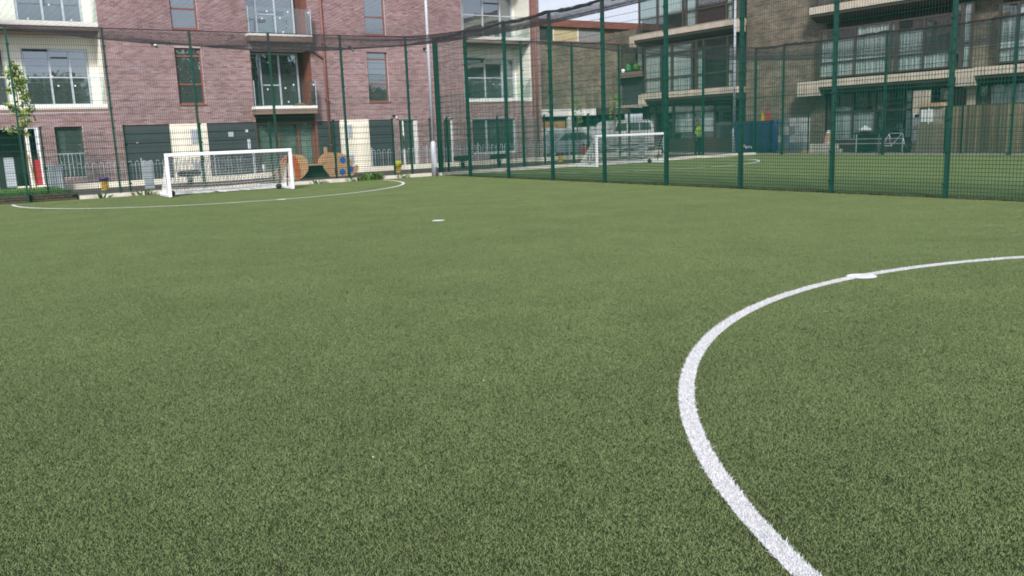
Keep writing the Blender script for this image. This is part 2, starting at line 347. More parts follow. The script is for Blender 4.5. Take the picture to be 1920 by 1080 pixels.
at = me.attributes.new('rnd', 'FLOAT', 'FACE'); at.data.foreach_set('value', np.array(br_, np.float32)); me.materials.append(BRICK_A)
bw = bpy.data.objects.new('brickwork', me); COL.objects.link(bw); bw.parent = apt; bw['kind'] = 'stuff'
bm_ = bpy.data.meshes.new('brick'); bm_.from_pydata(brickverts(0, .215, 0, -.01, .001), [], BF); bm_.materials.append(BRICK_O)
for b in sorted(near): piece('brick', bm_, apt, (b[0], YF+rng.uniform(-.003, .003), b[2]))
# side return, back volume, parapet
MB().box(X1-.3, X1, YF+.33, YF+9, 0, ZT).build('side_wall', BROWNBR_X, apt)
MB().box(X0, X1+.03, YF-.05, YF+9, ZT, ZT+.12).build('parapet', SLABW, apt)

def frame_window(parent, name, x0, x1, z0, z1, y, fr, splits_x=(), splits_z=(), t=.06, gl=GL_UP, dep=.07, frm=BROWN, bars=None):
    """frame mesh with its panes as children; one pane per light"""
    mb = MB(); mb.box(x0, x1, y, y+dep, z0, z0+t).box(x0, x1, y, y+dep, z1-t, z1).box(x0, x0+t, y, y+dep, z0+t, z1-t).box(x1-t, x1, y, y+dep, z0+t, z1-t)
    ex = [x0+t]+[v for s in splits_x for v in (s-t/2, s+t/2)]+[x1-t]; ez = [z0+t]+[v for s in splits_z for v in (s-t/2, s+t/2)]+[z1-t]
    for s in splits_x: mb.box(s-t/2, s+t/2, y-.004, y+dep, z0+t, z1-t)
    for s in splits_z: mb.box(x0+t, x1-t, y+.004, y+dep, s-t/2, s+t/2)
    o = mb.build(name, frm, parent)
    for i in range(0, len(ex), 2):
        for k in range(0, len(ez), 2):
            MB().box(ex[i], ex[i+1], y+.03+rng.uniform(0, .006), y+.045, ez[k], ez[k+1]).build('pane', gl, o)
    return o
def room(parent, x0, x1, z0, z1, y, d=3.2):
    mb = MB(); mb.quad((x0, y+d, z0), (x1, y+d, z0), (x1, y+d, z1), (x0, y+d, z1)); mb.quad((x0, y, z0), (x1, y, z0), (x1, y+d, z0), (x0, y+d, z0))
    mb.quad((x0, y, z1), (x1, y, z1), (x1, y+d, z1), (x0, y+d, z1)); mb.quad((x0, y, z0), (x0, y+d, z0), (x0, y+d, z1), (x0, y, z1)); mb.quad((x1, y, z0), (x1, y+d, z0), (x1, y+d, z1), (x1, y, z1))
    mb.build('room', mat('unlit room wall', (.3, .3, .28), .9), parent)
for x0, x1 in ((-7.29, -6.25), (1.08, 2.11)):
    for z0, z1 in ((3.11, 5.35), (6.09, 8.32)):
        wn = frame_window(apt, 'window', x0, x1, z0, z1, YF+.1, 0, (), (z0+.8, z1-.32))
        MB().box(x0-.02, x1+.02, YF-.05, YF+.12, z0-.05, z0-.003).build('sill', BROWN, wn)
        room(wn, x0+.03, x1-.03, z0+.02, z1-.02, YF+.33)
# window sill clutter seen through the panes
st = mat('sill clutter', (.5, .48, .42), .8)
MB().lathe([(.05, 0), (.17, .05), (.16, .16), (.05, .27)], (-6.8, YF+.42, 3.15), 10).build('laundry_bundle', st, apt)
MB().lathe([(.06, 0), (.06, .3), (.03, .34)], (1.78, YF+.42, 6.13), 10).build('vase', st, apt)
MB().lathe([(.04, 0), (.12, .05), (.11, .2), (.03, .26)], (1.75, YF+.42, 3.14), 10).build('bowl', st, apt)

def sticker(parent, x, y, z, s=.034):
    MB().box(x-s, x+s, y-.004, y, z-s, z+s).build('sticker', WHITE, parent)
def recess(x0, x1, z0, z1, depth, back, dz0, dx0, dx1, dtop, splits, cream=CREAMW, side=CREAMW, right=True):
    """balcony cut back into the facade: slab, soffit, cheeks, back wall with a glazed door set"""
    yb = YF+depth
    b = MB().box(x0, x1, YF-.012, yb, z0, z0+.17).build('balcony', SLABW, apt)
    MB().box(x0, x1+.05, YF-.02, YF+.3, z0-.1, z0-.004).build('edge_trim', SOFFIT, b)
    MB().box(x0, x1, YF+.32, yb, z1-.1, z1).build('soffit', SOFFIT, b)
    MB().box(x1-.001, x1+.1, YF+.02, yb, z0+.172, z1-.102).build('cheek_wall', side, b)
    MB().box(x0-.1, x0+.001, YF+.02, yb, z0+.172, z1-.102).build('cheek_wall', side, b)
    w_ = MB(); w_.box(x0, dx0, yb, yb+.2, z0+.17, z1-.1).box(dx1, x1, yb, yb+.2, z0+.17, z1-.1).box(dx0, dx1, yb, yb+.2, dtop, z1-.1); w_.build('back_wall', cream, b)
    d = frame_window(apt, 'glazed_door', dx0+.01, dx1-.01, z0+.18, dtop-.01, yb+.04, 0, splits, (), .075, GL_UP, .09, ALU)
    room(d, dx0+.05, dx1-.05, z0+.2, dtop-.03, yb+.22)
    MB().box(dx0+.05, splits[0], yb+.015, yb+.038, dtop-.1, dtop-.03).build('blind_box', NEARBLACK, d)
    MB().box(splits[0]+.08, splits[1]-.06, yb+.005, yb+.035, dtop-.36, dtop-.31).build('transom', DARKF, d)
    MB().tube([(splits[0]+.1, yb-.02, z0+.9), (splits[0]+.1, yb-.02, z0+1.5)], .018, 6).build('handle', DARKF, d)
    for q in range(3): sticker(d, rng.uniform(dx0+.3, dx1-.3), yb+.03, z0+rng.choice([.4, .95, 1.3]), .03)
    # glass balustrade panels with a top rail
    npan = max(1, round((x1-x0)/1.35)); wdt = (x1-x0)/npan
    for i in range(npan):
        MB().box(x0+i*wdt+.012, x0+(i+1)*wdt-.012, YF+.03, YF+.045, z0+.175, z0+1.15).build('balustrade_pane', GL_BAL, b)
    MB().box(x0, x1, YF+.02, YF+.06, z0+1.15, z0+1.19).build('top_rail', ALU, b)
    return b
recess(-17.45, -10.0, 3.0, 5.94, 1.4, 0, 0, -12.62, -10.3, 5.36, (-11.7, -10.98))
recess(-17.45, -10.0, 6.06, 9.05, 1.4, 0, 0, -12.62, -10.3, 8.4, (-11.7, -10.98))
recess(6.15, 10.15, 3.03, 5.9, 1.4, 0, 0, 7.05, 10.05, 5.3, (8.25, 9.3))
recess(6.15, 10.15, 6.02, 9.05, 1.4, 0, 0, 7.05, 10.05, 8.35, (8.25, 9.3))
MB().box(-14.3, -13.3, YF+1.3, YF+1.395, 3.2, 5.3).build('dark_window', DARKCLAD, apt)
# middle stack: projecting balconies in front of a tall slot
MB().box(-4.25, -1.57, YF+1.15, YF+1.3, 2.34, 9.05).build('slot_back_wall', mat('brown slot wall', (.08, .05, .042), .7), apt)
MB().box(-1.6, -1.5, YF+.02, YF+1.15, 0, 9.05).build('slot_cheek', BROWN, apt)
MB().box(-4.3, -4.24, YF+.02, YF+1.15, 0, 9.05).build('slot_cheek', mat('brown slot wall', (0, 0, 0)), apt)
for z0 in (2.9, 5.9):
    b = MB().box(-4.38, -1.66, YF-.6, YF+1.14, z0-.05, z0+.06).build('balcony', SLABW, apt)
    MB().box(-4.36, -1.68, YF-.585, YF+1.13, z0-.27, z0-.053).build('edge_trim', SOFFIT, b)
    if z0 > 5: MB().box(-4.3, -1.6, YF-.1, YF+1.12, z0-.55, z0-.28).build('downstand', CONC, b)
    for i in range(3):
        a = -4.36+i*.9
        MB().box(a, a+.885, YF-.57, YF-.555, z0+.07, z0+1.1).build('balustrade_pane', GL_BAL, b); sticker(b, a+.8, YF-.573, z0+.95, .03)
    MB().box(-1.7, -1.685, YF-.55, YF-.02, z0+.07, z0+1.1).build('balustrade_pane', GL_BAL, b)
    for a in (-4.37, -1.68): MB().box(a-.012, a+.012, YF-.58, YF-.55, z0+.06, z0+1.12).build('balustrade_post', ALU, b)
    d = frame_window(apt, 'glazed_door', -4.2, -1.85, z0+.08, z0+2.4, YF+.95, 0, (-3.55, -2.72), (), .07, GL_UP, .09, ALU)
    room(d, -4.15, -1.9, z0+.1, z0+2.38, YF+1.31)
    for q in ((-3.3, .85), (-3.2, 2.0), (-2.4, .3), (-2.5, .9)): sticker(d, q[0], YF+.945, z0+q[1])
    MB().box(-3.5, -2.78, YF+.93, YF+.955, z0+1.0, z0+1.05).build('transom', ALU, d)
MB().prism_y([(-2.6, 2.97), (-2.0, 2.97), (-1.95, 3.0), (-2.25, 3.1), (-2.45, 3.08)], YF-.3, YF-.05).build('cardboard', mat('cardboard', (.36, .24, .13), .9), apt)
# entrance glazing, cladding bays, doors on the ground floor
en = frame_window(apt, 'entrance_glazing', -4.2, -1.6, .04, 2.3, YF+.3, 0, (-3.22, -2.3), (), .09, glass('entrance glass', (.85, .95, .92), .15, .75, body=(.2, .23, .21)), .1, BROWN)
room(en, -4.15, -1.65, .05, 2.28, YF+1.31); MB().box(-4.24, -1.6, YF+.25, YF+1.1, 2.31, 2.6).build('fascia', DARKSOF, en)
MB().box(-2.22, -1.68, YF+.43, YF+.45, .06, 2.2).build('blind', CURT, en); MB().box(-4.1, -3.3, YF+.43, YF+.45, .06, 2.2).build('blind', mat('grey blind', (.55, .56, .5), .9), en); MB().box(-3.15, -2.4, YF+.6, YF+.62, .06, 2.2).build('blind', mat('grey blind', (0, 0, 0)), en)
def cladding(x0, x1, y=YF+.03):
    t = MB().box(x0, x1, y+.03, y+.2, 0, 2.335).build('cladding_bay', NEARBLACK, apt); k = 0; z = .1
    while z < 2.28:
        MB().box(x0+.008, x1-.008, y+rng.uniform(-.004, .004), y+.028, z+.0, min(z+.352, 2.33)).build('panel', DARKCLAD, t, bevel=.006); z += .38
    return t
c1 = cladding(-9.53, -7.8); c2 = cladding(-6.29, -4.26); cladding(-1.55, -.46); c4 = cladding(.98, 2.13)
MB().box(-9.1, -9.03, YF-.01, YF+.025, 1.62, 1.65).build('handle', ALU, c1)
MB().box(-4.72, -4.62, YF-.01, YF+.02, 1.92, 2.02).build('notice', WHITE, c2); MB().box(-4.68, -4.56, YF-.01, YF+.02, 1.2, 1.62).build('vent_strip', ALU, c2)
MB().box(-5.45, -5.25, YF-.005, YF+.02, 1.75, 1.95).build('vent', GALV, c2)
for x0, x1, vx in ((-7.78, -6.31, (-6.97, -6.72)), (-.44, .96, (-.08, .12))):
    p = MB().box(x0, x1, YF-.005, YF+.2, 0, 2.338).build('rendered_panel', CREAM, apt)
    for (z0, z1) in ((1.53, 2.1), (.35, .74)):
        MB().box(vx[0], vx[1], YF-.03, YF-.006, z0, z1).build('meter_box', GALV, p, bevel=.005)
        for k in range(6): MB().box(vx[0]+.02, vx[1]-.02, YF-.04, YF-.031, z0+.04+k*(z1-z0-.05)/6, z0+.055+k*(z1-z0-.05)/6).build('louvre', GALV, p)
d1 = frame_window(apt, 'door', 2.5, 3.48, .02, 2.3, YF+.12, 0, (2.76, 3.36), (), .07, GL_GF, .09, SLABW)
room(d1, 2.55, 3.43, .05, 2.28, YF+.33)
MB().tube([(2.72, YF+.08, .9), (2.72, YF+.05, 1.2), (2.7, YF+.05, 1.55)], .03, 6).build('door_pull', NEARBLACK, d1)
MB().box(4.07, 4.34, YF+.1, YF+.2, .9, 2.32).build('dark_window', DARKCLAD, apt)
d2 = frame_window(apt, 'door', 4.9, 5.42, .02, 2.27, YF+.12, 0, (), (), .06, GL_GF, .09, SLABW); room(d2, 4.95, 5.37, .05, 2.25, YF+.33)
w3 = frame_window(apt, 'window', 6.53, 9.12, .5, 2.22, YF+.12, 0, (7.4,), (), .07, GL_UP, .09, ALU); room(w3, 6.6, 9.05, .52, 2.2, YF+.33)
w4 = frame_window(apt, 'window', -11.95, -11.0, .42, 2.34, YF+.12, 0, (), (), .05, GL_GF, .09, DARKF); room(w4, -11.9, -11.05, .45, 2.3, YF+.33)
MB().box(-11.87, -11.6, YF+.25, YF+.28, .7, 2.2).build('blind', CURT, w4)
MB().box(-11.45, -11.2, YF+.38, YF+.6, .46, 1.3).build('cardboard_box', mat('cardboard', (0, 0, 0)), w4)
for k in range(7): MB().box(-11.9+k*.14, -11.88+k*.14, YF-.06, YF-.04, .4, 1.3).build('guard_bar', GALV, w4)
MB().box(-11.95, -11.0, YF-.065, YF-.035, 1.301, 1.33).build('guard_rail', GALV, w4)
# porch at the far left
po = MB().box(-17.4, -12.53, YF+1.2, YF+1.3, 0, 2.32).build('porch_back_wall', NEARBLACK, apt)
MB().box(-12.97, -12.85, YF, YF+.12, .02, 2.32).build('porch_post', SLABW, po); MB().box(-12.56, -12.5, YF-.02, YF+.1, .02, 2.32).build('porch_post', SLABW, po)
MB().box(-14.1, -14.0, YF, YF+.12, .02, 2.32).build('porch_post', SLABW, po)
MB().box(-12.83, -12.57, YF+.15, YF+.4, .2, 1.14).build('red_locker', mat('red paint', (.38, .02, .03), .5), po)
MB().box(-13.75, -13.42, YF+.3, YF+.5, .15, 1.25).build('grey_locker', ALU, po)
MB().box(-13.4, -12.45, YF-.1, YF+1.1, .02, .17).build('porch_step', CREAM, po)
# rain pipe, vents, lights
rp_ = MB().tube([(-1.0, YF-.1, 9.2), (-1.0, YF-.1, .1)], .055, 10).build('rain_pipe', BROWN, apt, smooth=True)
MB().tube([(-1.0, YF-.1, 5.0), (-1.6, YF-.08, 5.38)], .05, 8).build('branch', BROWN, rp_)
for z in (1.2, 3.2, 5.6, 7.6): MB().box(-1.08, -.92, YF-.17, YF-.01, z, z+.06).build('bracket', BROWN, rp_)
MB().tube([(10.42, YF-.1, 9.2), (10.42, YF-.1, .1)], .07, 10).build('rain_pipe', BROWN, apt, smooth=True)
MB().box(10.18, 10.26, YF-.05, YF-.01, 2.3, 9.2).build('corner_trim', BROWN, apt)
for x, z in ((2.83, 5.86), (4.71, 5.88), (-4.91, 5.86)): MB().box(x-.07, x+.07, YF-.025, YF-.008, z-.07, z+.07).build('vent', BROWN, apt)
for x, z in ((.31, 5.49), (4.09, 5.5), (-8.07, 5.48), (2.3, 2.42)):
    l_ = MB().box(x-.12, x+.0, YF-.09, YF-.01, z, z+.08).build('security_light', NEARBLACK, apt); MB().lathe([(.02, 0), (.05, .02), (.05, .06), (.02, .08)], (x+.06, YF-.08, z-.09), 8).build('lamp_head', WHITE, l_)

# ------------------------------------------------------------------ old brown brick block on the right (bay fronts at x = 19.2)
old = thing('old_brick_block', 'brown brick block with projecting concrete banded bays beyond the second pitch', 'building', (20, -4, 0))
XB = 19.2
MB().box(20, 20.4, -1.9, 3.0, 0, 10.5).build('wall', BROWNBR_X, old)
MB().box(19.9, 20.4, -10.1, -8.75, 3.4, 10.5).build('pier', BROWNBR_X, old)
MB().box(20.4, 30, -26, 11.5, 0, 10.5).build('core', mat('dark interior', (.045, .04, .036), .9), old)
MB().box(20.0, 20.4, -26, -16, 0, 10.5).build('wall', BROWNBR_X, old)
def band(y0, y1, zb, ends=()):
    b = MB().box(XB, 20.3, y1, y0, zb, zb+.32).build('concrete_band', BAND, old, bevel=.01)
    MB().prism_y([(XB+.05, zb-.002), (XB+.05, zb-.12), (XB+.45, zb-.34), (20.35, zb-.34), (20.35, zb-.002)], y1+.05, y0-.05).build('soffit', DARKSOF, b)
    for a, c in ends: MB().box(XB-.02, XB+.4, a, c, zb-.38, zb+.29).build('bracket', BAND, b, bevel=.012)
    return b
band(10.9, 3.1, 6.52, ((2.7, 3.13), (10.88, 11.24))); band(10.3, 3.1, 3.1, ((9.98, 10.48),))
band(-1.5, -15.5, 6.4, ()); band(-2.1, -8.5, 3.05, ((-2.12, -.92), (-9.5, -8.75))); band(-9.45, -16, 3.05, ())
def curtain(parent, y0, y1, z0, z1, x, m=CURT):
    mb = MB(); n = max(6, int((y1-y0)/.035)); pr = rng.uniform(.8, 1.3); ph = rng.uniform(0, 6)
    pts = [(x+.025*math.sin(k*1.05*pr+ph)+.015*math.sin(k*.37+ph), y0+(y1-y0)*k/n) for k in range(n+1)]
    for k in range(n): mb.quad((*pts[k], z0), (*pts[k+1], z0), (*pts[k+1], z1), (*pts[k], z1))
    return mb.build('curtain', m, parent, smooth=True)
def bay(y_edges, rows, x, cur, m_t=.07, thick=(), name='bay_window'):
    """y_edges and rows are the frame lines; cur maps (column,row) to a curtain material"""
    y_edges = sorted(y_edges); mb = MB(); z0, z1 = rows[0], rows[-1]
    for y in y_edges:
        t = .14 if any(abs(y-q) < .02 for q in thick) else m_t
        mb.box(x-.03, x+.09, y-t/2, y+t/2, z0, z1)
    for z in rows: mb.box(x, x+.08, y_edges[0], y_edges[-1], z-m_t/2, z+m_t/2)
    o = mb.build(name, DARKF, old)
    for i in range(len(y_edges)-1):
        for k in range(len(rows)-1):
            a, b, c, d = y_edges[i]+m_t/2, y_edges[i+1]-m_t/2, rows[k]+m_t/2, rows[k+1]-m_t/2
            MB().box(x+.03, x+.04, a, b, c, d).build('pane', GL_R, o)
            cm = cur.get((i, k), cur.get(i))
            if cm: curtain(o, a, b, c, d, x+.1, cm)
    MB().box(x+.85, x+.9, y_edges[0], y_edges[-1], z0, z1).build('room_back', mat('dim room', (.1, .095, .085), .9), o)
    return o
# columns run from the camera end (low y) outward
bay([3.4, 3.85, 5.55, 6.1, 6.43, 8.0, 8.5, 8.9, 10.25], [3.45, 4.25, 5.58, 6.05], 19.5, {0: CURT, 2: CURT, 4: CURT, 5: CURT, 7: CURT, (0, 2): None, (2, 2): None, (7, 2): CURT, (4, 2): CURT}, thick=(6.1,))
bay([3.36, 3.85, 5.98, 6.78, 7.03, 9.07, 10.6], [6.86, 7.65, 8.9], 19.4, {0: CURT, 1: MAROON, 2: CURT, (4, 0): None, (4, 1): CURT, (5, 1): CURT}, thick=(6.9,))
bay([-8.3, -7.1, -5.85, -5.55, -3.8, -1.92], [3.5, 4.15, 5.2, 5.62], 19.5, {0: CURT, 1: CURT, 2: CURT, 3: CURT, 4: CURT, (0, 2): None, (1, 2): None, (4, 2): None, (0, 1): None}, thick=(-5.85, -8.3))
bay([-9.1, -8.7, -8.35], [3.42, 4.4, 5.95], 19.55, {0: CURT}, thick=(-8.7,))
bay([-16, -13.4, -12, -10.9, -10.2], [3.5, 4.0, 5.2, 5.7], 19.5, {0: CURT, 1: CURT, 2: CURT, 3: CURT, (3, 2): None})
bay([-15.2, -12, -8.5, -5.5, -1.7], [6.75, 7.6, 9.4], 19.4, {0: CURT, 2: CURT})
for a, b in ((-1.6, -15.4), (10.9, 3.1)): MB().box(XB, 20.4, min(a, b), max(a, b), 9.5, 9.9).build('top_band', BAND, old)
gb = bay([3.4, 5.2, 6.8, 8.4, 9.9, 10.55], [.75, 1.1, 2.25, 2.7], 20, {1: None, (2, 1): CURT, (4, 1): CURT, (1, 1): CURT}, name='ground_window')
MB().box(19.97, 20.35, 3.2, 10.9, 0, .74).build('apron_wall', DARKF, old)
gb2 = bay([-8.2, -7.55, -6.42, -6.02, -4.6, -3.45, -2.15], [.6, 1.85, 2.15, 2.7], 20, {0: CURT, 2: CURT, (5, 1): CURT, (5, 0): CURT, (4, 0): CURT, (3, 0): None}, name='ground_window', thick=(-2.15,))
MB().box(19.95, 20.35, -8.3, -2.0, 0, .59).build('apron_wall', DARKF, old)
MB().box(19.9, 20.3, -9.2, -8.86, 0, 2.7).build('concrete_column', BAND, old)
bay([-16, -13, -9.7, -9.3], [.6, 1.9, 2.7], 20, {1: CURT}, name='ground_window')
MB().box(20.0, 20.3, -9.35, -8.2, 0, 2.6).build('wall', DARKF, old)
# linked wing at the back: brown brick end wall, canopy, rooftop storey
wing = thing('rear_brick_wing', 'plain brown brick wing with red roofed top storey between the two blocks', 'building', (17, 13, 0))
MB().box(11.5, 20.35, 13, 13.4, 2.7, 6.55).build('wall', BROWNBR_Y, wing); MB().box(11.5, 20.35, 13.05, 13.4, 0, 2.7).build('lower_wall', mat('dark interior', (0, 0, 0)), wing)
MB().box(11.4, 20.3, 12.96, 13.5, 6.55, 6.64).build('coping', mat('terracotta coping', (.2, .1, .07), .8), wing)
cn = MB().box(11.4, 17.2, 12, 12.99, 2.3, 2.7).build('canopy', SLABW, wing); MB().box(17.25, 21, 11.9, 12.99, 2.35, 2.7).build('canopy', DARKSOF, wing)
for x in (15.25, 12.2): MB().box(x-.11, x+.11, 12.05, 12.25, 0, 2.3).build('canopy_post', SLABW, cn)
MB().box(11.4, 15.1, 12.3, 12.36, 1.66, 2.06).build('orange_board', mat('varnished board', (.4, .21, .08), .7, .2, 9), cn)
rs = MB().box(12, 24, 16, 20, 6.5, 7.84).build('roof_storey', mat('orange brick', (.33, .13, .06), .85, .3, 6), wing)
MB().box(11.5, 24.5, 15.7, 20.4, 7.84, 8.26).build('roof_fascia', mat('rust fascia', (.2, .065, .05), .7, .2, 4), rs)
MB().box(16.0, 17.0, 15.9, 16.1, 6.9, 7.8).build('window', GL_UP, rs); MB().box(17.15, 18.95, 15.93, 15.99, 6.93, 7.76).build('boarded_panel', mat('cream board', (.52, .43, .24), .8, .15, 5), rs)
MB().box(19.05, 20.9, 15.93, 15.99, 6.93, 7.8).build('boarded_panel', mat('grey board', (.26, .25, .26), .8, .2, 7), rs); MB().box(22.1, 22.6, 15.93, 15.99, 7.2, 7.7).build('vent', SLABW, rs)
for x in (17.07, 19.0): MB().box(x-.05, x+.05, 15.9, 15.99, 6.9, 7.83).build('post', CREAM, rs)
for x in (18.6, 19.9): MB().box(x, x+.16, 12.97, 13.0, 6.2, 6.5).build('stain_patch', mat('spalled brick', (.36, .17, .1), .9, .3, 12), wing)
# corner flats joining wing and block
lk = thing('corner_flats', 'glazed corner flats with planted window ledge left of the concrete bays', 'building', (20, 12.5, 0))
MB().box(20, 20.4, 10.95, 14.5, 6.45, 7.3).build('parapet', BROWNBR_X, lk); MB().box(19.7, 20.35, 10.95, 14.5, 4.5, 4.82).build('ledge', SOFFIT, lk)
MB().box(19.6, 20.35, 10.95, 14.5, 2.72, 2.85).build('ledge', BAND, lk); MB().box(20.1, 20.4, 10.95, 14.5, 2.86, 4.49).build('back_wall', DARKCLAD, lk)
old_keep = old; old = lk
bay([10.98, 11.6, 12.9, 14.3], [4.86, 6.42], 20, {0: CURT, 2: CURT}, name='window'); old = old_keep
MB().lathe([(.1, 0), (.2, .1), (.18, .35), (.05, .5)], (19.85, 12.1, 4.82), 9).build('pot_plant', mat('green plastic', (.03, .16, .06), .5), lk)
MB().lathe([(.08, 0), (.12, .1), (.1, .22)], (19.85, 12.6, 4.82), 9).build('ornament', WHITE, lk)
MB().lathe([(.05, 0), (.22, .12), (.25, .3), (.1, .42)], (19.85, 11.4, 4.82), 9).build('pot_plant', WEEDM, lk)

# ------------------------------------------------------------------ steel mesh fences
def wire_panel(width, z0, z1, lower, vs=.06, t_lo=.007, t_hi=.0045, zsplit=3.0, hs=.2, hlo=.072):
    """one welded panel in the local xz plane: verticals, paired horizontals, close rows low down"""
    mb = MB(); n = int(width/vs)
    def bar(x0, x1, y0, y1, z_0, z_1):
        b = len(mb.v); mb.v += [(x0, y0, z_0), (x1, y0, z_0), (x1, y1, z_0), (x0, y1, z_0), (x0, y0, z_1), (x1, y0, z_1), (x1, y1, z_1), (x0, y1, z_1)]
        if z_1-z_0 > x1-x0: fs = ((0, 1, 5, 4), (1, 2, 6, 5), (2, 3, 7, 6), (3, 0, 4, 7))
        else: fs = ((0, 3, 2, 1), (4, 5, 6, 7), (0, 1, 5, 4), (2, 3, 7, 6))
        mb.f.extend(tuple(b+i for i in q) for q in fs)
    for i in range(n+1):
        x = i*width/n; zz = min(zsplit, z1)
        bar(x-t_lo/2, x+t_lo/2, -t_lo/2, t_lo/2, z0, zz)
        if z1 > zz: bar(x-t_hi/2, x+t_hi/2, -t_hi/2, t_hi/2, zz, z1)
    z = z0+.02
    while z < z1:
        t = .0095 if z < zsplit else .006
        for s in (-1, 1): bar(0, width, s*.007-t/2, s*.007+t/2, z-t/2, z+t/2)
        z += hlo if z < lower else hs
    return mb.mesh('mesh_panel', WIREG)
def fence_post(h, a=.05, b=.11):
    mb = MB(); mb.box(-a/2, a/2, -b/2, b/2, 0, h)
    for z in np.arange(.25, h, .6): mb.box(-a/2-.02, a/2+.02, -b/2-.012, -b/2+.001, z, z+.05).box(-.008, .008, -b/2-.02, -b/2-.011, z+.016, z+.032)
    mb.box(-a/2-.004, a/2+.004, -b/2-.004, b/2+.004, h, h+.015)
    return mb.mesh('post', GREEN)
PAN = wire_panel(2.5, .05, 4.95, 1.25); PAN_L = wire_panel(2.3, .05, 2.0, 0, zsplit=9, hs=.2); PAN_F = wire_panel(2.6, .05, 4.95, 1.25)
POST = fence_post(5.0); POST_L = fence_post(2.06, .05, .07)
f1 = thing('mesh_fence', 'tall green mesh fence directly behind the near white goal', 'fence', (-8, 0, 0), 'green mesh ball court fences')
for k in range(-1, 6): piece('post', POST, f1, (-13.7+2.5*k, 0, 0))
for k in range(-1, 5): piece('mesh_panel', PAN, f1, (-13.7+2.5*k, .03, 0))
piece('mesh_panel', wire_panel(1.17, .05, 4.95, 1.25), f1, (-1.2, .03, 0))
f2 = thing('mesh_fence', 'tall green mesh end fence behind the goal of the second pitch', 'fence', (8, 0, 0), 'green mesh ball court fences')
for k in range(6, 13): piece('post', POST, f2, (-13.7+2.5*k, 0, 0)); 
for k in range(6, 12): piece('mesh_panel', PAN, f2, (-13.7+2.5*k, .03, 0))
piece('mesh_panel', wire_panel(1.27, .05, 4.95, 1.25), f2, (.03, .03, 0)); piece('mesh_panel', wire_panel(1.0, .05, 4.95, 1.25), f2, (16.3, .03, 0)); piece('post', POST, f2, (17.3, 0, 0))
f3 = thing('mesh_fence', 'green mesh dividing fence running toward the camera between both pitches', 'fence', (0, -12, 0), 'green mesh ball court fences')
R90 = (0, 0, -math.pi/2)
cp = MB().box(-.07, .07, -.07, .07, 0, 5.02).mesh('post', GREEN); piece('post', cp, f3, (0, 0, 0))
piece('mesh_panel', wire_panel(2.12, .05, 4.95, 1.25), f3, (-.03, -.03, 0), R90)
for k in range(1, 12): piece('post', POST, f3, (0, .33-2.5*k, 0), R90)
for k in range(1, 11): piece('mesh_panel', PAN, f3, (-.03, .33-2.5*k, 0), R90)
f4 = thing('mesh_fence', 'distant green mesh side fence before the old brown block', 'fence', (17.3, -10, 0), 'green mesh ball court fences')
for k in range(5): piece('post', POST, f4, (17.3, -1.65-5.2*k, 0), R90)
piece('mesh_panel', wire_panel(1.6, .05, 4.95, 1.25), f4, (17.27, -.04, 0), R90)
for k in range(8): piece('mesh_panel', PAN_F, f4, (17.27, -1.65-2.6*k, 0), R90)
PS = fence_post(1.9, .05, .06)
for yy in (-3.0, -9.46, -10.13): piece('post', PS, f4, (17.42, yy, 0), R90)
f5 = thing('low_mesh_fence', 'lower green mesh fence just outside the tall back fence', 'fence', (-4, .62, 0))
for k in range(0, 13): piece('post', POST_L, f5, (-13.1+2.3*k, .66, .08))
for k in range(-1, 12): piece('mesh_panel', PAN_L, f5, (-13.1+2.3*k, .68, 0))

nd = 5000; q = rng.random(nd); dx = -np.abs(rng.normal(0, .06, nd))*(.4+.6*np.sin(q*70)**2)+.03; b3 = np.stack([dx, -29*q, np.full(nd, .014)+rng.uniform(0, .02, nd)], -1)  # small dark flecks making a ragged dark line along the dividing fence foot
db = bpy.data.objects.new('leaf_litter', raw_tris('leaf_litter', b3[:, None, :]+rng.normal(0, .014, (nd, 3, 3))*np.array([1, 1, .6]), mat('dry leaf litter', (.05, .04, .025), .9, rnd=('attr', [(.02, .022, .014), (.07, .055, .03)])), rng.random(nd))); COL.objects.link(db); tag(db, 'dark flecks gathered along the foot of the dividing fence', 'leaf litter', None, 'stuff')
# ------------------------------------------------------------------ roof nets
def roof_net(xa, xb, ya, yb, S, sp=.1, t=.0021):
    mb = MB(); cx, hx, cy, hy = (xa+xb)/2, (xb-xa)/2, (ya+yb)/2, (yb-ya)/2
    def zf(x, y):
        u, v = (x-cx)/hx, (y-cy)/hy
        return 5.0-S*max(0, 1-abs(u)**2.2)*max(0, 1-abs(v)**2.1)+.03*math.sin(x*1.9+y*.7)*(1-abs(u)**4)
    def cord(pts):
        b = len(mb.v)
        for p in pts: mb.v += [(p[0]-t*.6, p[1]-t*.6, p[2]-t*.4), (p[0]+t*.6, p[1]+t*.6, p[2]-t*.4), (p[0], p[1], p[2]+t*.7)]
        for i in range(len(pts)-1):
            for j in range(3): k = (j+1) % 3; mb.f.append((b+3*i+j, b+3*i+k, b+3*i+3+k, b+3*i+3+j))
    nx = int((xb-xa)/sp); ny = int((yb-ya)/sp)
    for i in range(nx+1):
        x = xa+(xb-xa)*i/nx; cord([(x+.012*math.sin(q*2+i), ya+(yb-ya)*q/28, zf(x, ya+(yb-ya)*q/28)) for q in range(29)])
    for i in range(ny+1):
        y = ya+(yb-ya)*i/ny; cord([(xa+(xb-xa)*q/18, y+.012*math.sin(q*2+i), zf(xa+(xb-xa)*q/18, y)) for q in range(19)])
    return mb
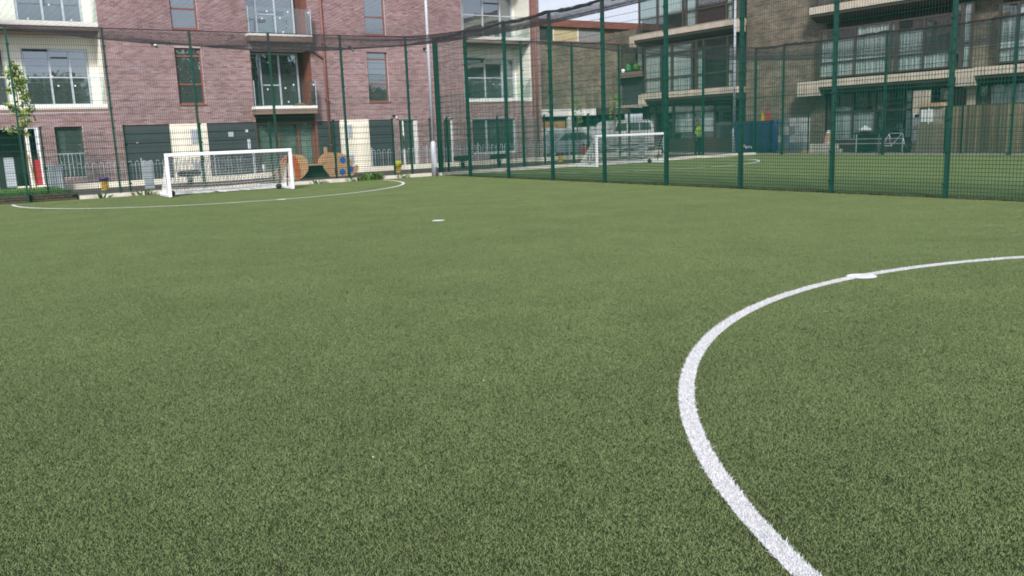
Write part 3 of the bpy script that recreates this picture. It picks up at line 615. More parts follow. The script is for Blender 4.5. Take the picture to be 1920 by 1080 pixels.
def lumpy_rope(pts, r):
    out, rr = [], []
    for (a, b) in zip(pts[:-1], pts[1:]):
        a, b = Vector(a), Vector(b); n = max(2, int((b-a).length/.16))
        for i in range(n):
            q = a.lerp(b, i/n); sag = -.06*math.sin(math.pi*i/n)
            out.append((q.x+rng.normal(0, .01), q.y+rng.normal(0, .01), q.z+sag+rng.normal(0, .008))); rr.append(r*rng.uniform(.6, 1.35))
    return MB().tube(out, rr, 7)
rn = thing('roof_net', 'black sagging net stretched over the near pitch at fence top height', 'net', (-8.4, -15, 5), 'overhead ball nets')
roof_net(-16.9, -.05, -24.5, 0, 1.5).build('netting', BLACKNET, rn)
lumpy_rope([(-.02, .33-2.5*k if k else 0, 5.0) for k in range(10)], .05).build('gathered_edge', BLACKNET, rn)
MB().tube([(-16.9, 0, 5.0), (0, 0, 5.0)], .012, 6).build('edge_cable', BLACKNET, rn)
rn2 = thing('roof_net', 'black sagging net over the second pitch beyond the dividing fence', 'net', (8.6, -12, 5), 'overhead ball nets')
roof_net(.05, 17.3, -24.5, 0, 1.5).build('netting', BLACKNET, rn2)
lumpy_rope([(17.3, 0, 5.0), (17.3, -1.65, 5.0), (17.3, -6.85, 5.0), (17.3, -12.05, 5.0), (17.3, -17.25, 5.0)], .045).build('gathered_edge', BLACKNET, rn2)
MB().tube([(0, 0, 5.0), (17.3, 0, 5.0)], .012, 6).build('edge_cable', BLACKNET, rn2)

# ------------------------------------------------------------------ goals
def make_goal(x0, x1, y, label):
    g = thing('football_goal', label, 'goal', ((x0+x1)/2, y, 0), 'small white steel goals'); H = 1.22; R = .05; dp = 1.15
    for x in (x0, x1): MB().box(x-R, x+R, y-R, y+R, .012, H-R).build('post', WHITE, g, bevel=.018)
    MB().box(x0-R, x1+R, y-R-.001, y+R+.001, H-R, H+R).build('crossbar', WHITE, g, bevel=.018)
    for x in (x0, x1): MB().box(x-.04, x+.04, y+R, y+dp, .014, .09).build('base_rail', WHITE, g, bevel=.012)
    MB().box(x0-.04, x1+.04, y+dp, y+dp+.1, .014, .11).build('back_rail', WHITE, g, bevel=.012)
    for x in (x0+.02, x1-.02): MB().tube([(x, y+.04, H-.02), (x, y+.3, .75), (x, y+.42, .1)], .018, 8).build('stay', NEARBLACK, g)
    for x in (x0+.2, x1-.2): MB().lathe([(.05, 0), (.1, .05), (.09, .12), (.03, .16)], (x, y+.72, .015), 9).build('weight_bag', NEARBLACK, g)
    mb = MB(); t = .008
    def cord(a, b, n=4, sg=.02):
        a, b = Vector(a), Vector(b); pts = [a.lerp(b, i/n)+Vector((rng.normal(0, .006), .03*math.sin(math.pi*i/n), -sg*math.sin(math.pi*i/n))) for i in range(n+1)]
        mb.tube(pts, t, 3, False)
    W = x1-x0; nn = int(W/.11)
    for i in range(nn+1):
        x = x0+W*i/nn; cord((x, y+.03, H), (x, y+dp+.03, .08))
    for k in range(15):
        s = k/14; cord((x0, y+.03+(dp)*s, H+(.08-H)*s), (x1, y+.03+dp*s, H+(.08-H)*s), 8, .05)
    for x in (x0, x1):
        for k in range(1, 11):
            yy = y+.03+dp*k/11; top = H+(.08-H)*k/11; cord((x, yy, top), (x, yy, .08))
        for k in range(1, 11):
            z = H-k*.11; cord((x, y+.03, z), (x, y+.03+dp*(H-z)/(H-.08), z))
    # slack net lying along the back rail
    for i in range(40):
        x = x0+W*rng.random(); cord((x, y+dp-.05, .1), (min(x1, x+.3), y+dp-.22*rng.random(), .03), 3)
    mb.build('net', NETW, g); return g
make_goal(-10.25, -6.59, -2.36, 'white five-a-side goal with net at the near pitch end')
make_goal(6.1, 9.76, -1.75, 'white five-a-side goal on the second pitch behind the dividing mesh')

# ------------------------------------------------------------------ lamp posts
def lamp(x, y, label):
    t = thing('lamp_post', label, 'lamp post', (x, y, 0), 'galvanised floodlight columns')
    MB().lathe([(.105, 0), (.105, 1.2), (.06, 1.3)], (x, y, 0), 18).build('base', GALV, t, smooth=True)
    MB().tube([(x, y, 1.28), (x, y, 8.0)], [.062, .048], 16).build('column', GALV, t, smooth=True)
    MB().box(x-.6, x+.6, y-.03, y+.03, 8.0, 8.06).build('crossarm', GALV, t)
    for s in (-.45, .45): MB().box(x+s-.2, x+s+.2, y-.28, y-.02, 7.9, 8.1).build('floodlight', NEARBLACK, t, bevel=.02)
    MB().box(x-.05, x+.05, y-.108, y-.1, .35, .85).build('access_door', GALV, t)
lamp(-.52, -.45, 'galvanised floodlight column at the corner of the near pitch')
lamp(18.05, 2.0, 'galvanised floodlight column beside the blue skip')

# ------------------------------------------------------------------ bow top railings
rl = thing('bow_top_railing', 'grey bow top metal railing on a pale plinth before the flats', 'railing', (0, 6.92, 0))
hp = MB(); pts = [(0, 0, .12), (0, 0, .85)]+[(.0625-.0625*math.cos(a), 0, .85+.07*math.sin(a)) for a in np.linspace(.3, math.pi-.3, 6)]+[(.125, 0, .85), (.125, 0, .12)]
hoop = hp.tube(pts, .0105, 6).mesh('hoop', GALV, smooth=True)
SEG = [(-12.0, -5.05), (.35, 13.8)]
for a, b in SEG:
    x = a
    while x < b-.2: piece('hoop', hoop, rl, (x, 6.92, .03)); x += .25
    for z in (.8, .16): MB().box(a, b, 6.915, 6.955, z-.006, z+.006).build('rail', GALV, rl)
    x = a
    while x <= b+.01: MB().box(x-.04, x-.0, 6.93, 6.97, 0, 1.05).build('post', GALV, rl); x += 2.75
MB().box(-4.98, -4.9, 6.9, 6.98, 0, 1.12).build('post', GALV, rl)
pl = thing('plinth', 'pale concrete plinth kerb under the bow top railing', 'kerb', (0, 6.9, 0))
x = -12.1
while x < 17: MB().box(x, x+1.19, 6.78, 7.04, 0, .21+rng.uniform(-.004, .004)).build('plinth_stone', CREAM if x < 4 else CONC, pl, bevel=.01); x += 1.2

# ------------------------------------------------------------------ play equipment
def spring(parent, c, r, h, turns, m, t=.016):
    pts = [(c[0]+r*math.cos(a), c[1]+r*math.sin(a), c[2]+h*a/(2*math.pi*turns)) for a in np.linspace(0, 2*math.pi*turns, int(turns*14))]
    MB().tube(pts, t, 6).build('spring', m, parent, smooth=True)
def stool(x, y, top, low, label, round_=False):
    t = thing('spring_stool', label, 'spring stool', (x, y, 0), 'round spring stools in the play area')
    spring(t, (x, y, .01), .1, .34, 5, low, .028); MB().lathe([(.12, 0), (.12, .02)], (x, y, .002), 14).build('base_plate', GALV, t)
    MB().lathe([(.06, .22), (.15, .26), (.18, .34), (.18, .42), (.15, .49), (.05, .5)] if round_ else [(.06, .33), (.13, .36), (.17, .41), (.175, .45), (.15, .47), (.05, .475)], (x, y, 0), 18).build('seat', top, t, smooth=True)
stool(-11.0, 4.5, PURPLE, YELLOW, 'purple topped spring stool with yellow coil at the left of the goal')
stool(.3, 4.3, LIME, YELLOW, 'lime yellow spring stool right of the wooden ladybird', True)
stool(9.0, 4.6, PURPLE, YELLOW, 'purple and yellow spring stool behind the second pitch goal')
def rocker(x, y, label):
    t = thing('spring_rocker', label, 'spring rocker', (x, y, 0), 'dark spring rockers')
    spring(t, (x, y, .01), .09, .27, 4.5, NEARBLACK, .022)
    MB().prism_y([(x-.36, .36), (x+.36, .36), (x+.4, .42), (x+.37, .52), (x+.28, .56), (x-.28, .56), (x-.37, .52), (x-.4, .42)], y-.16, y+.16).build('seat', NEARBLACK, t, bevel=.02)
    MB().box(x-.08, x+.08, y-.08, y+.08, .27, .36).build('mount', GALV, t)
rocker(-8.1, 4.5, 'dark spring rocker seen through the near goal net'); rocker(3.55, 4.5, 'dark spring rocker just right of the fence corner'); rocker(5.45, 4.5, 'dark spring rocker farthest right along the railing')
# wooden ladybird bench: cut-out side panels with a plank seat between
lb = thing('wooden_play_bench', 'wooden ladybird and leaf play bench with blue spots and orange stripe', 'play bench', (-3.2, 3.8, 0))
def circle(cx, cz, rx, rz, a0=0, a1=2*math.pi, n=28): return [(cx+rx*math.cos(t), cz+rz*math.sin(t)) for t in np.linspace(a0, a1, n, endpoint=abs(a1-a0) < 6)]
body = [(-2.92, .02), (-3.0, .16), (-3.14, .34), (-3.19, .52), (-3.15, .7), (-3.05, .84), (-2.9, .93), (-2.7, .97), (-2.45, .95), (-2.2, .86), (-2.02, .7), (-1.93, .5), (-1.9, .3), (-1.88, .1), (-1.95, .02)]
leaf = [(-5.2, .12), (-4.95, .3), (-4.8, .5), (-4.7, .72), (-4.5, .9), (-4.25, .97), (-4.0, .93), (-3.83, .78), (-3.76, .55), (-3.82, .3), (-4.0, .1), (-4.2, .0), (-4.6, .0), (-5.0, .03)]
head = [(-1.9, .1), (-1.78, .13), (-1.72, .22), (-1.68, .36), (-1.74, .44), (-1.84, .42), (-1.9, .38)]
for yy in (3.8, 4.35):
    b1 = MB().prism_y(body, yy, yy+.05).build('body_panel', PLY, lb, bevel=.006); MB().prism_y(leaf, yy, yy+.05).build('leaf_panel', PLY, lb, bevel=.006)
    MB().prism_y(head, yy+.004, yy+.046).build('head', PLY, lb); (MB().box(-3.1, -2.96, yy+.004, yy+.046, .9, 1.2).build('antenna', PLY, lb, bevel=.01) if yy < 4 else None)
    for cx, cz in ((-2.35, .66), (-2.4, .2), (-2.05, .28)): MB().prism_y(circle(cx, cz, .125, .125), yy-.008, yy-.001).build('spot', BLUEP, b1)
    MB().tube([(-2.72, yy-.006, .96), (-2.6, yy-.006, .75), (-2.63, yy-.006, .5), (-2.72, yy-.006, .3), (-2.68, yy-.006, .04)], .014, 5).build('wing_line', NEARBLACK, b1)
    MB().prism_y([(-4.65, .72), (-4.45, .9), (-4.3, .93), (-4.14, .6), (-4.1, .3), (-4.14, .06), (-4.32, .02), (-4.35, .4), (-4.5, .62)], yy-.008, yy-.001).build('stripe', ORANGE, lb)
for k in range(3): MB().box(-3.9, -3.05, 3.86+k*.16, 4.0+k*.16, .5, .55).build('seat_plank', PLY, lb, bevel=.006)
MB().box(-4.0, -2.9, 4.2, 4.24, .04, .49).build('dark_board', NEARBLACK, lb); MB().box(-3.5, -3.44, 4.25, 4.34, .01, .5).build('leg', PLY, lb)  # near-black board fills the dark space below the seat planks

# small posts, bins and boxes in the play area
pb = thing('grey_post_box', 'upright pale grey steel post box left of the near goal', 'post box', (-9.55, 4.2, 0)); MB().box(-9.72, -9.42, 4.15, 4.28, .01, .97).build('casing', GALV, pb, bevel=.012); MB().box(-9.74, -9.4, 4.13, 4.3, .0, .03).build('foot', GALV, pb); MB().box(-9.67, -9.47, 4.143, 4.149, .2, .8).build('front_plate', ALU, pb)
pb = thing('grey_post_box', 'upright grey steel post box behind the second pitch goal', 'post box', (14.0, 4.4, 0)); MB().box(13.85, 14.15, 4.35, 4.48, .01, 1.05).build('casing', GALV, pb, bevel=.012); MB().box(13.83, 14.17, 4.33, 4.5, 0, .03).build('foot', GALV, pb)
gbn = thing('slatted_bin', 'grey slatted metal bin beside the lawn strip at the far left', 'bin', (-12.35, 6.4, 0))
MB().box(-12.6, -12.12, 6.22, 6.6, .03, .9).build('liner', DARKCLAD, gbn)
for k in range(8): MB().box(-12.62+k*.063, -12.575+k*.063, 6.19, 6.215, .02, .93).build('slat', GALV, gbn)
for k in range(6): MB().box(-12.119, -12.095, 6.22+k*.063, 6.265+k*.063, .02, .93).build('slat', GALV, gbn)
MB().box(-12.64, -12.08, 6.17, 6.62, .935, .98).build('rim', GALV, gbn)
bl = MB().lathe([(.06, 0), (.06, .38), (.075, .4), (.07, .5), (.03, .53)], (-4.45, 7.3, .021), 14).build('white_bollard', WHITE, None, (-4.45, 7.3, .021), True); tag(bl, 'small white bollard behind the near goal net', 'bollard')
# lawn strip and low brick edging at far left
lw = 14000; lx = rng.uniform(-17, -12.4, lw); ly = rng.uniform(.3, 6.1, lw); lh = rng.uniform(.03, .09, lw)
b3 = np.stack([lx, ly, np.full(lw, .16)], -1); az = rng.uniform(0, 6.28, lw); du = np.stack([np.cos(az)*.012, np.sin(az)*.012, np.zeros(lw)], -1)
tp = b3+np.stack([rng.normal(0, .02, lw), rng.normal(0, .02, lw), lh], -1)
lo = bpy.data.objects.new('lawn_grass', raw_tris('lawn_grass', np.stack([b3-du, b3+du, tp], 1), WEEDM, rng.random(lw))); COL.objects.link(lo); tag(lo, 'rough green grass on the raised strip at far left', 'grass', None, 'stuff')
struct(MB().box(-20, -12.36, .215, 6.2, -.2, .165), 'lawn', mat('lawn soil', (.03, .06, .015), .95, .3, 4), 'raised green lawn strip at the far left')
ew = thing('low_brick_edging', 'low brown brick edging wall at the far left pitch edge', 'wall', (-14, .2, 0))
for r in range(3):
    x = -19+(.11 if r % 2 else 0)
    while x < -12.55: MB().box(x, x+.21, .1+rng.uniform(-.006, .006), .21, .005+r*.072, .07+r*.072).build('brick', mat('dull brown brick', (.13, .085, .06), .9, .3, 4, rnd=('object', [(.09, .06, .045), (.16, .1, .07)])), ew); x += .22

# saplings
def sapling(x, y, h, label, nleaf, spread, lo=.35, seed=1, size=.07):
    r = np.random.default_rng(seed); t = thing('sapling', label, 'tree', (x, y, 0), 'young planted saplings')
    MB().tube([(x, y, 0), (x+.02, y, h*.4), (x-.03, y+.02, h*.75), (x, y, h)], [.03, .024, .015, .006], 7).build('trunk', BARK, t)
    br = MB(); tips = []
    for k in range(26):
        z = h*(lo+(1-lo)*r.random()); a = r.uniform(0, 6.28); L_ = spread*(1.15-z/h)*r.uniform(.5, 1.2)+.1
        e = Vector((x+L_*math.cos(a), y+L_*math.sin(a), z+L_*.45)); br.tube([(x, y, z), tuple(Vector((x, y, z)).lerp(e, .5)+Vector((0, 0, .05))), tuple(e)], [.009, .006, .003], 4); tips.append((Vector((x, y, z)), e))
    br.build('branches', BARK, t)
    V_ = []
    for k in range(nleaf):
        a, e = tips[r.integers(len(tips))]; c = a.lerp(e, r.uniform(.35, 1.08))+Vector(r.normal(0, .07, 3)); d = Vector(r.normal(0, 1, 3)).normalized(); u = d.orthogonal().normalized(); s = size*r.uniform(.6, 1.2)
        p0, p1, p2, p3 = c-d*s, c+u*s*.45, c+d*s, c-u*s*.45; V_ += [[p0, p1, p2], [p0, p2, p3]]
    ob = bpy.data.objects.new('crown', raw_tris('crown', np.array([[tuple(q-Vector((x, y, 0))) for q in tr] for tr in V_]), LEAF, np.repeat(r.random(nleaf), 2))); COL.objects.link(ob); ob.parent = t
    return t
s1 = sapling(-13.25, 5.0, 4.3, 'young yellow green sapling with a stake at the far left', 900, .75, .4, 3, .085)
MB().tube([(-13.05, 4.95, 0), (-13.2, 4.95, 1.35)], .03, 8).build('stake', mat('tan stake', (.42, .3, .15), .8), s1)
sapling(12.2, 7.4, 3.1, 'thin sapling left of the second pitch goal', 260, .45, .45, 5, .07); sapling(14.9, 7.5, 3.3, 'slender sapling in front of the white van', 260, .5, .5, 6, .07)
# weeds along the kerb
def weed(x, y, r_, n, label, seed):
    r = np.random.default_rng(seed); V_ = []
    for k in range(n):
        a = r.uniform(0, 6.28); q = r_*math.sqrt(r.random()); c = np.array([x+q*math.cos(a)*1.6, y+q*math.sin(a)*.5, .0]); hh = r.uniform(.35, 1)*(.3 if n > 100 else .2); d = np.array([math.cos(a), math.sin(a), 0]); sd_ = np.array([-math.sin(a), math.cos(a), 0])*.02
        m1 = c+np.array([0, 0, hh*.7])+d*.05; tp = c+np.array([0, 0, hh])+d*.13; V_ += [[c-sd_*.4, c+sd_*.4, m1+sd_], [c-sd_*.4, m1+sd_, m1-sd_], [m1-sd_, m1+sd_, tp]]
    V_ = np.array(V_)-np.array([x, y, 0]); o = bpy.data.objects.new('weed', raw_tris('weed', V_, WEEDM, np.repeat(r.random(n), 3))); COL.objects.link(o); o.location = (x, y, .0); tag(o, label, 'weed', 'weeds along the kerb')
weed(-2.95, -.13, .3, 190, 'largest leafy green weed clump by the kerb right of the goal', 1); weed(-3.5, -.12, .22, 60, 'low green weed clump between two fence posts right of the goal', 2)
weed(-4.9, -.12, .2, 40, 'small weed tuft at the kerb below the wooden bench', 3); weed(-10.55, -.12, .22, 60, 'weed clump at the kerb left of the near goal', 4); weed(-11.75, -.12, .12, 25, 'tiny weed at the kerb below the purple stool', 5); weed(-1.7, -.12, .15, 30, 'small weed tuft by the kerb near the fence corner', 6)
# leaves and litter specks on the turf
for (x, y, lab) in ((-14.08, -25.05, 'tiny pale leaf scrap on turf at lower left'), (-13.0, -24.3, 'tiny white paper scrap on turf near the middle'), (-10.42, -25.6, 'tiny white scrap inside the foreground arc')):
    mb = MB(); a = rng.uniform(0, 3); c, s = math.cos(a)*.007, math.sin(a)*.007
    mb.v = [(x-c, y-s, .026), (x+s*.6, y-c*.6, .031), (x+c, y+s, .027), (x-s*.6, y+c*.6, .033), (x-c, y-s, .024), (x+s*.6, y-c*.6, .029), (x+c, y+s, .025), (x-s*.6, y+c*.6, .031)]
    mb.f = [(0, 1, 2, 3), (7, 6, 5, 4), (0, 4, 5, 1), (1, 5, 6, 2), (2, 6, 7, 3), (3, 7, 4, 0)]; tag(mb.build('litter_scrap', mat('dull scrap', (.4, .4, .34), .9), None, (x, y, .02)), lab, 'litter')

# ------------------------------------------------------------------ yard behind the second pitch
hd = thing('hoarding', 'row of pale grey hoarding panels behind the second pitch', 'hoarding', (14.8, 11, 0))
HM = mat('pale hoarding sheet', (.42, .43, .44), .7, .12, 3)
for k in range(5): MB().box(11.2+k*1.2, 12.38+k*1.2, 11, 11.04, .05, 1.64+rng.uniform(-.02, .02)).build('panel', HM, hd); MB().box(12.36+k*1.2, 12.42+k*1.2, 11.05, 11.1, 0, 1.75).build('post', DARKCLAD, hd)
def vehicle(name, label, cat, x0, x1, y0, y1, prof, glz, body, wheels, group=None):
    t = thing(name, label, cat, ((x0+x1)/2, (y0+y1)/2, 0), group)
    MB().prism_y(prof, y0, y1).build('body', body, t, bevel=.05)
    for g_ in glz: MB().prism_y(g_, y0-.008, y0+.02).build('side_window', GL_UP, t); MB().prism_y(g_, y1-.02, y1+.008).build('side_window', GL_UP, t)
    for wx in wheels:
        for wy in (y0+.02, y1-.2):
            tp = MB(); tp.tube([(wx, wy, .31), (wx, wy+.18, .31)], .31, 18); wh = tp.build('wheel', NEARBLACK, t); MB().tube([(wx, wy-.012, .31), (wx, wy+.192, .31)], .18, 14).build('rim', GALV, wh)
    return t
van = vehicle('white_van', 'white van parked behind the second pitch goal', 'van', 15.6, 19.0, 8.9, 10.5,
        [(15.62, .35), (15.6, 1.0), (15.75, 1.3), (16.05, 1.82), (16.35, 1.92), (18.6, 1.92), (18.9, 1.8), (19.0, 1.2), (19.0, .35)], [[(16.0, 1.34), (16.22, 1.76), (16.9, 1.78), (16.9, 1.34)], [(17.0, 1.34), (17.0, 1.78), (17.8, 1.78), (17.8, 1.34)], [(17.9, 1.34), (17.9, 1.78), (18.6, 1.76), (18.75, 1.34)]], mat('dull white van paint', (.5, .5, .5), .5, .08), (16.3, 18.3))
MB().box(15.58, 19.02, 8.88, 8.899, .5, .58).build('side_trim', DARKCLAD, van)
for y in (9.05, 10.35): MB().box(15.585, 15.66, y-.12, y+.12, .82, .98).build('headlight', ALU, van)
car = vehicle('parked_car', 'silver hatchback parked in front of the hoarding', 'car', 10.9, 14.8, 8.9, 10.55,
        [(10.92, .3), (10.9, .7), (11.2, .85), (11.9, .93), (12.5, 1.38), (13.9, 1.4), (14.5, 1.0), (14.78, .9), (14.8, .3)], [[(12.1, .96), (12.55, 1.32), (13.1, 1.34), (13.1, .96)], [(13.18, .96), (13.18, 1.34), (13.8, 1.33), (14.25, .98)]], mat('silver car paint', (.26, .29, .32), .35, .03, metal=.4), (11.7, 14.0))
for y in (9.05, 10.4): MB().box(10.885, 10.95, y-.12, y+.12, .62, .74).build('headlight', ALU, car)
rb = thing('red_litter_bin', 'small red litter bin beside a sapling behind the railing', 'bin', (12.75, 7.6, 0)); MB().lathe([(.16, .02), (.19, .6), (.2, .62)], (12.75, 7.6, .02), 14).build('body', mat('red paint', (0, 0, 0)), rb, smooth=True); MB().lathe([(.21, 0), (.21, .05), (.1, .12)], (12.75, 7.6, .645), 14).build('lid', NEARBLACK, rb)

# blue skip with rubbish
sk = thing('blue_skip', 'dark blue builders skip against the brown brick wall', 'skip', (18.4, .85, 0)); SB = mat('skip blue', (.022, .06, .125), .55, .25, 5)
MB().prism_x([(-.2, .12), (-.35, 1.55), (1.95, 1.55), (1.75, .12)], 17.95, 18.02).build('side', SB, sk); MB().prism_x([(-.2, .12), (-.35, 1.55), (1.95, 1.55), (1.75, .12)], 19.0, 19.07).build('side', SB, sk)
MB().box(17.95, 19.07, -.36, 1.96, 1.552, 1.61).build('rim', SB, sk); MB().box(18.02, 19.0, -.2, 1.75, .1, .2).build('floor', SB, sk)
for a in (-.27, 1.8): MB().box(18.021, 18.999, a, a+.06, .2, 1.55).build('end_plate', SB, sk)
for a in (.1, .75, 1.4): MB().box(17.9, 17.949, a, a+.09, .14, 1.54).build('rib', SB, sk)
for a, z, r in ((1.2, .4, .05), (1.05, .33, .04), (.9, .35, .05), (.75, .33, .04)): MB().box(17.88, 17.899, a-.06, a+.05, z-.05, z+.02+r).build('painted_mark', WHITE, sk)
for i, (yy, zz, m, lab) in enumerate(((.35, 1.98, YELLOW, 'yellow plastic offcut sticking out of the blue skip'), (.1, 2.08, mat('red plastic', (.5, .04, .03), .5), 'red plastic sheet sticking out of the blue skip'))):
    mb = MB().prism_x([(yy-.08, 1.45), (yy-.1, zz-.15), (yy-.03, zz), (yy+.06, zz-.04), (yy+.09, 1.45)], 18.2+i*.1, 18.26+i*.1); tag(mb.build('plastic_scrap', m, None, (18.2, yy, 1.45)), lab, 'rubbish')
tarp = MB().lathe([(.17, 0), (.22, .25), (.2, .7), (.24, 1.2), (.2, 1.5), (.08, 1.6)], (18.2, -.55, .01), 11).build('blue_sack', mat('blue tarpaulin', (.025, .09, .25), .5, .25, 9), None, (18.2, -.42, .01), True); tag(tarp, 'bright blue rubble sack standing beside the skip', 'sack')
WR = mat('cloudy plastic wrap', (.3, .35, .4), .3, .4, 6, .6, 12)
BX = [mat('grey wrapped carton', (.2, .22, .24), .7, .3, 6), mat('blue grey carton', (.12, .16, .24), .7, .3, 6), mat('pale carton', (.4, .42, .43), .7, .2, 6)]
for i, (ya, yb, n_, lab) in enumerate(((-1.4, -.75, 4, 'stack of dark wrapped cartons on a pallet next to the blue sack'), (-2.1, -1.45, 4, 'stack of pale wrapped cartons on a pallet farthest from the skip'))):
    t = thing('wrapped_pallet', lab, 'pallet', (18.35, (ya+yb)/2, 0), 'wrapped pallets by the skip')
    for k in range(3): MB().box(18.0, 18.75, ya+k*.27, ya+.1+k*.27, .01, .1).build('bearer', PLY, t)
    MB().box(17.98, 18.77, ya, yb, .1, .13).build('deck', PLY, t)
    for k in range(n_):
        for h2 in range(2): d = rng.uniform(-.02, .02); MB().box(18.0+d, 18.72, ya+.01+h2*.31, ya+.31+h2*.31, .132+k*.385, .508+k*.385).build('carton', BX[(k+i+h2) % 3 if i == 0 else (2 if k % 2 else (h2+k) % 3)], t, bevel=.015)
    MB().box(18.0, 18.74, ya+.005, yb-.005, 1.675, 1.69).build('wrap_top', WR, t)
pp = thing('poster_board', 'colourful poster board leaning at the brown brick wall foot', 'poster board', (18.9, -3.0, 0)); MB().prism_y([(18.75, .45), (18.79, .45), (19.0, 1.05), (18.96, 1.05)], -3.25, -2.85).build('board', WHITE, pp)
MB().prism_y([(18.742, .5), (18.752, .5), (18.90, .93), (18.89, .93)], -3.05, -2.88).build('print', mat('pink print', (.5, .25, .25), .7), pp); MB().prism_y([(18.755, .55), (18.765, .55), (18.92, .98), (18.91, .98)], -3.22, -3.08).build('print', YELLOW, pp)
lwall = thing('low_block_wall', 'low pale block wall under the leaning poster board', 'wall', (18.9, -3.0, 0))
for r in range(2):
    for k in range(5): MB().box(18.72, 18.92, -3.75+k*.45+(.2 if r else 0), -3.32+k*.45+(.2 if r else 0), .012+r*.215, .22+r*.215).build('block', CONC, lwall, bevel=.008)
# bins, bench and bicycle
wb = thing('wheelie_bin', 'black wheeled bin with a white sack on its lid', 'bin', (18.8, -5.0, 0)); MB().prism_x([(-4.75, .12), (-4.65, .86), (-5.4, .86), (-5.3, .12)], 18.5, 19.1).build('body', NEARBLACK, wb, bevel=.02); MB().prism_x([(-4.6, .87), (-4.7, .95), (-5.35, .95), (-5.45, .87)], 18.45, 19.15).build('lid', NEARBLACK, wb)
for xx in (18.55, 19.0): MB().tube([(xx, -4.8, .11), (xx+.06, -4.8, .11)], .1, 12).build('wheel', NEARBLACK, wb)
tag(MB().lathe([(.05, 0), (.3, .03), (.27, .12), (.12, .2), (.05, .28)], (18.75, -5.0, .955), 10).build('white_sack', WHITE, None, (18.75, -5.0, .955), True), 'tied white sack lying on the black wheeled bin', 'sack')
def bicycle(x, y, label):
    t = thing('bicycle', label, 'bicycle', (x, y, 0)); WHT = WHITE
    for dy in (-.52, .52):
        c = (x, y+dy, .35); pts = [(x, y+dy+.33*math.cos(a), .35+.33*math.sin(a)) for a in np.linspace(0, 2*math.pi, 25)]; wl = MB().tube(pts, .02, 6).build('wheel', NEARBLACK, t)
        sp = MB()
        for k in range(8): a = k*math.pi/4; sp.tube([c, (x, y+dy+.32*math.cos(a), .35+.32*math.sin(a))], .003, 3)
        sp.build('spokes', ALU, wl)
    fr = MB(); A, B, C_, H_ = (x, y+.52, .35), (x, y+.12, .32), (x, y+.22, .85), (x, y-.38, .86)
    for a, b in ((A, B), (A, C_), (B, C_), (C_, H_), (B, H_), (H_, (x, y-.52, .35))): fr.tube([a, b], .018, 7)
    fr.build('frame', WHT, t); MB().tube([(x-.25, y-.32, 1.0), (x, y-.38, .97), (x+.25, y-.32, 1.0)], .015, 6).build('handlebar', ALU, t); MB().tube([H_, (x, y-.38, .97)], .015, 6).build('stem', ALU, t)
    MB().prism_y([(x-.06, .92), (x+.06, .92), (x+.04, .97), (x-.04, .97)], y+.12, y+.36).build('saddle', NEARBLACK, t); MB().tube([C_, (x, y+.23, .93)], .014, 6).build('seat_post', ALU, t)
bicycle(18.6, -6.5, 'white framed bicycle standing before the dark ground floor windows')
nb = thing('notice_pier', 'concrete pier carrying a white notice beside the bicycle', 'pier', (19.2, -7.3, 0)); MB().box(19.1, 19.5, -7.55, -7.0, .011, 2.6).build('pier', BAND, nb); MB().box(19.06, 19.098, -7.5, -7.05, 1.15, 1.68).build('notice', WHITE, nb); MB().box(19.05, 19.059, -7.42, -7.13, 1.5, 1.62).build('heading', NEARBLACK, nb); MB().box(19.06, 19.098, -7.45, -7.1, .5, .95).build('lower_notice', WHITE, nb)
sh = thing('plywood_store', 'pale plywood covered store between notice pier and timber fence', 'shed', (18.75, -8.1, 0)); PW = mat('grey plywood', (.24, .2, .145), .85, .2, 5)
MB().box(18.45, 19.1, -8.7, -7.62, .011, 1.2).build('lower_panel', PW, sh); MB().box(18.5, 19.1, -8.66, -7.66, 1.203, 1.9).build('upper_panel', mat('patchy board', (.28, .27, .22), .85, .35, 5), sh)
MB().prism_x([(-8.72, 1.903), (-8.66, 2.06), (-7.66, 2.06), (-7.58, 1.903)], 18.4, 19.15).build('roof_sheet', mat('tan sheet', (.44, .3, .18), .8), sh); MB().box(18.46, 18.497, -8.3, -7.75, 1.3, 1.8).build('window_sheet', CURT, sh)
MB().box(18.44, 18.47, -8.14, -8.1, 1.22, 1.9).build('batten', CURT, sh)
tf = thing('timber_fence', 'weathered close boarded timber fence at the right edge', 'fence', (18.6, -14, 0)); me = MB().box(-.011, .011, -.058, .058, 0, 1.85).mesh('board', TIMBER)
y = -8.85
while y > -24: o = piece('board', me, tf, (18.6+rng.uniform(-.006, .006), y, .05+rng.uniform(-.012, .012))); o.rotation_euler = (rng.normal(0, .004), 0, 0); y -= .135
for z in (.4, 1.5): MB().box(18.615, 18.67, -24, -8.8, z, z+.08).build('rail', TIMBER, tf)
for k in range(7): MB().box(18.62, 18.72, -8.9-2.4*k, -8.8-2.4*k, .011, 1.8).build('post', TIMBER, tf)
# handrail in front of the ground floor
hr = thing('handrail', 'low grey tubular handrail between wheeled bin and bicycle', 'railing', (18.2, -5.4, 0))
for z in (.45, .65, .85): MB().tube([(18.15, -3.9, z), (18.15, -7.2, z)], .018, 8).build('rail', GALV, hr)
for yy in (-3.9, -5.0, -6.1, -7.2): MB().tube([(18.15, yy, .01), (18.15, yy, .87)], .022, 8).build('post', GALV, hr)

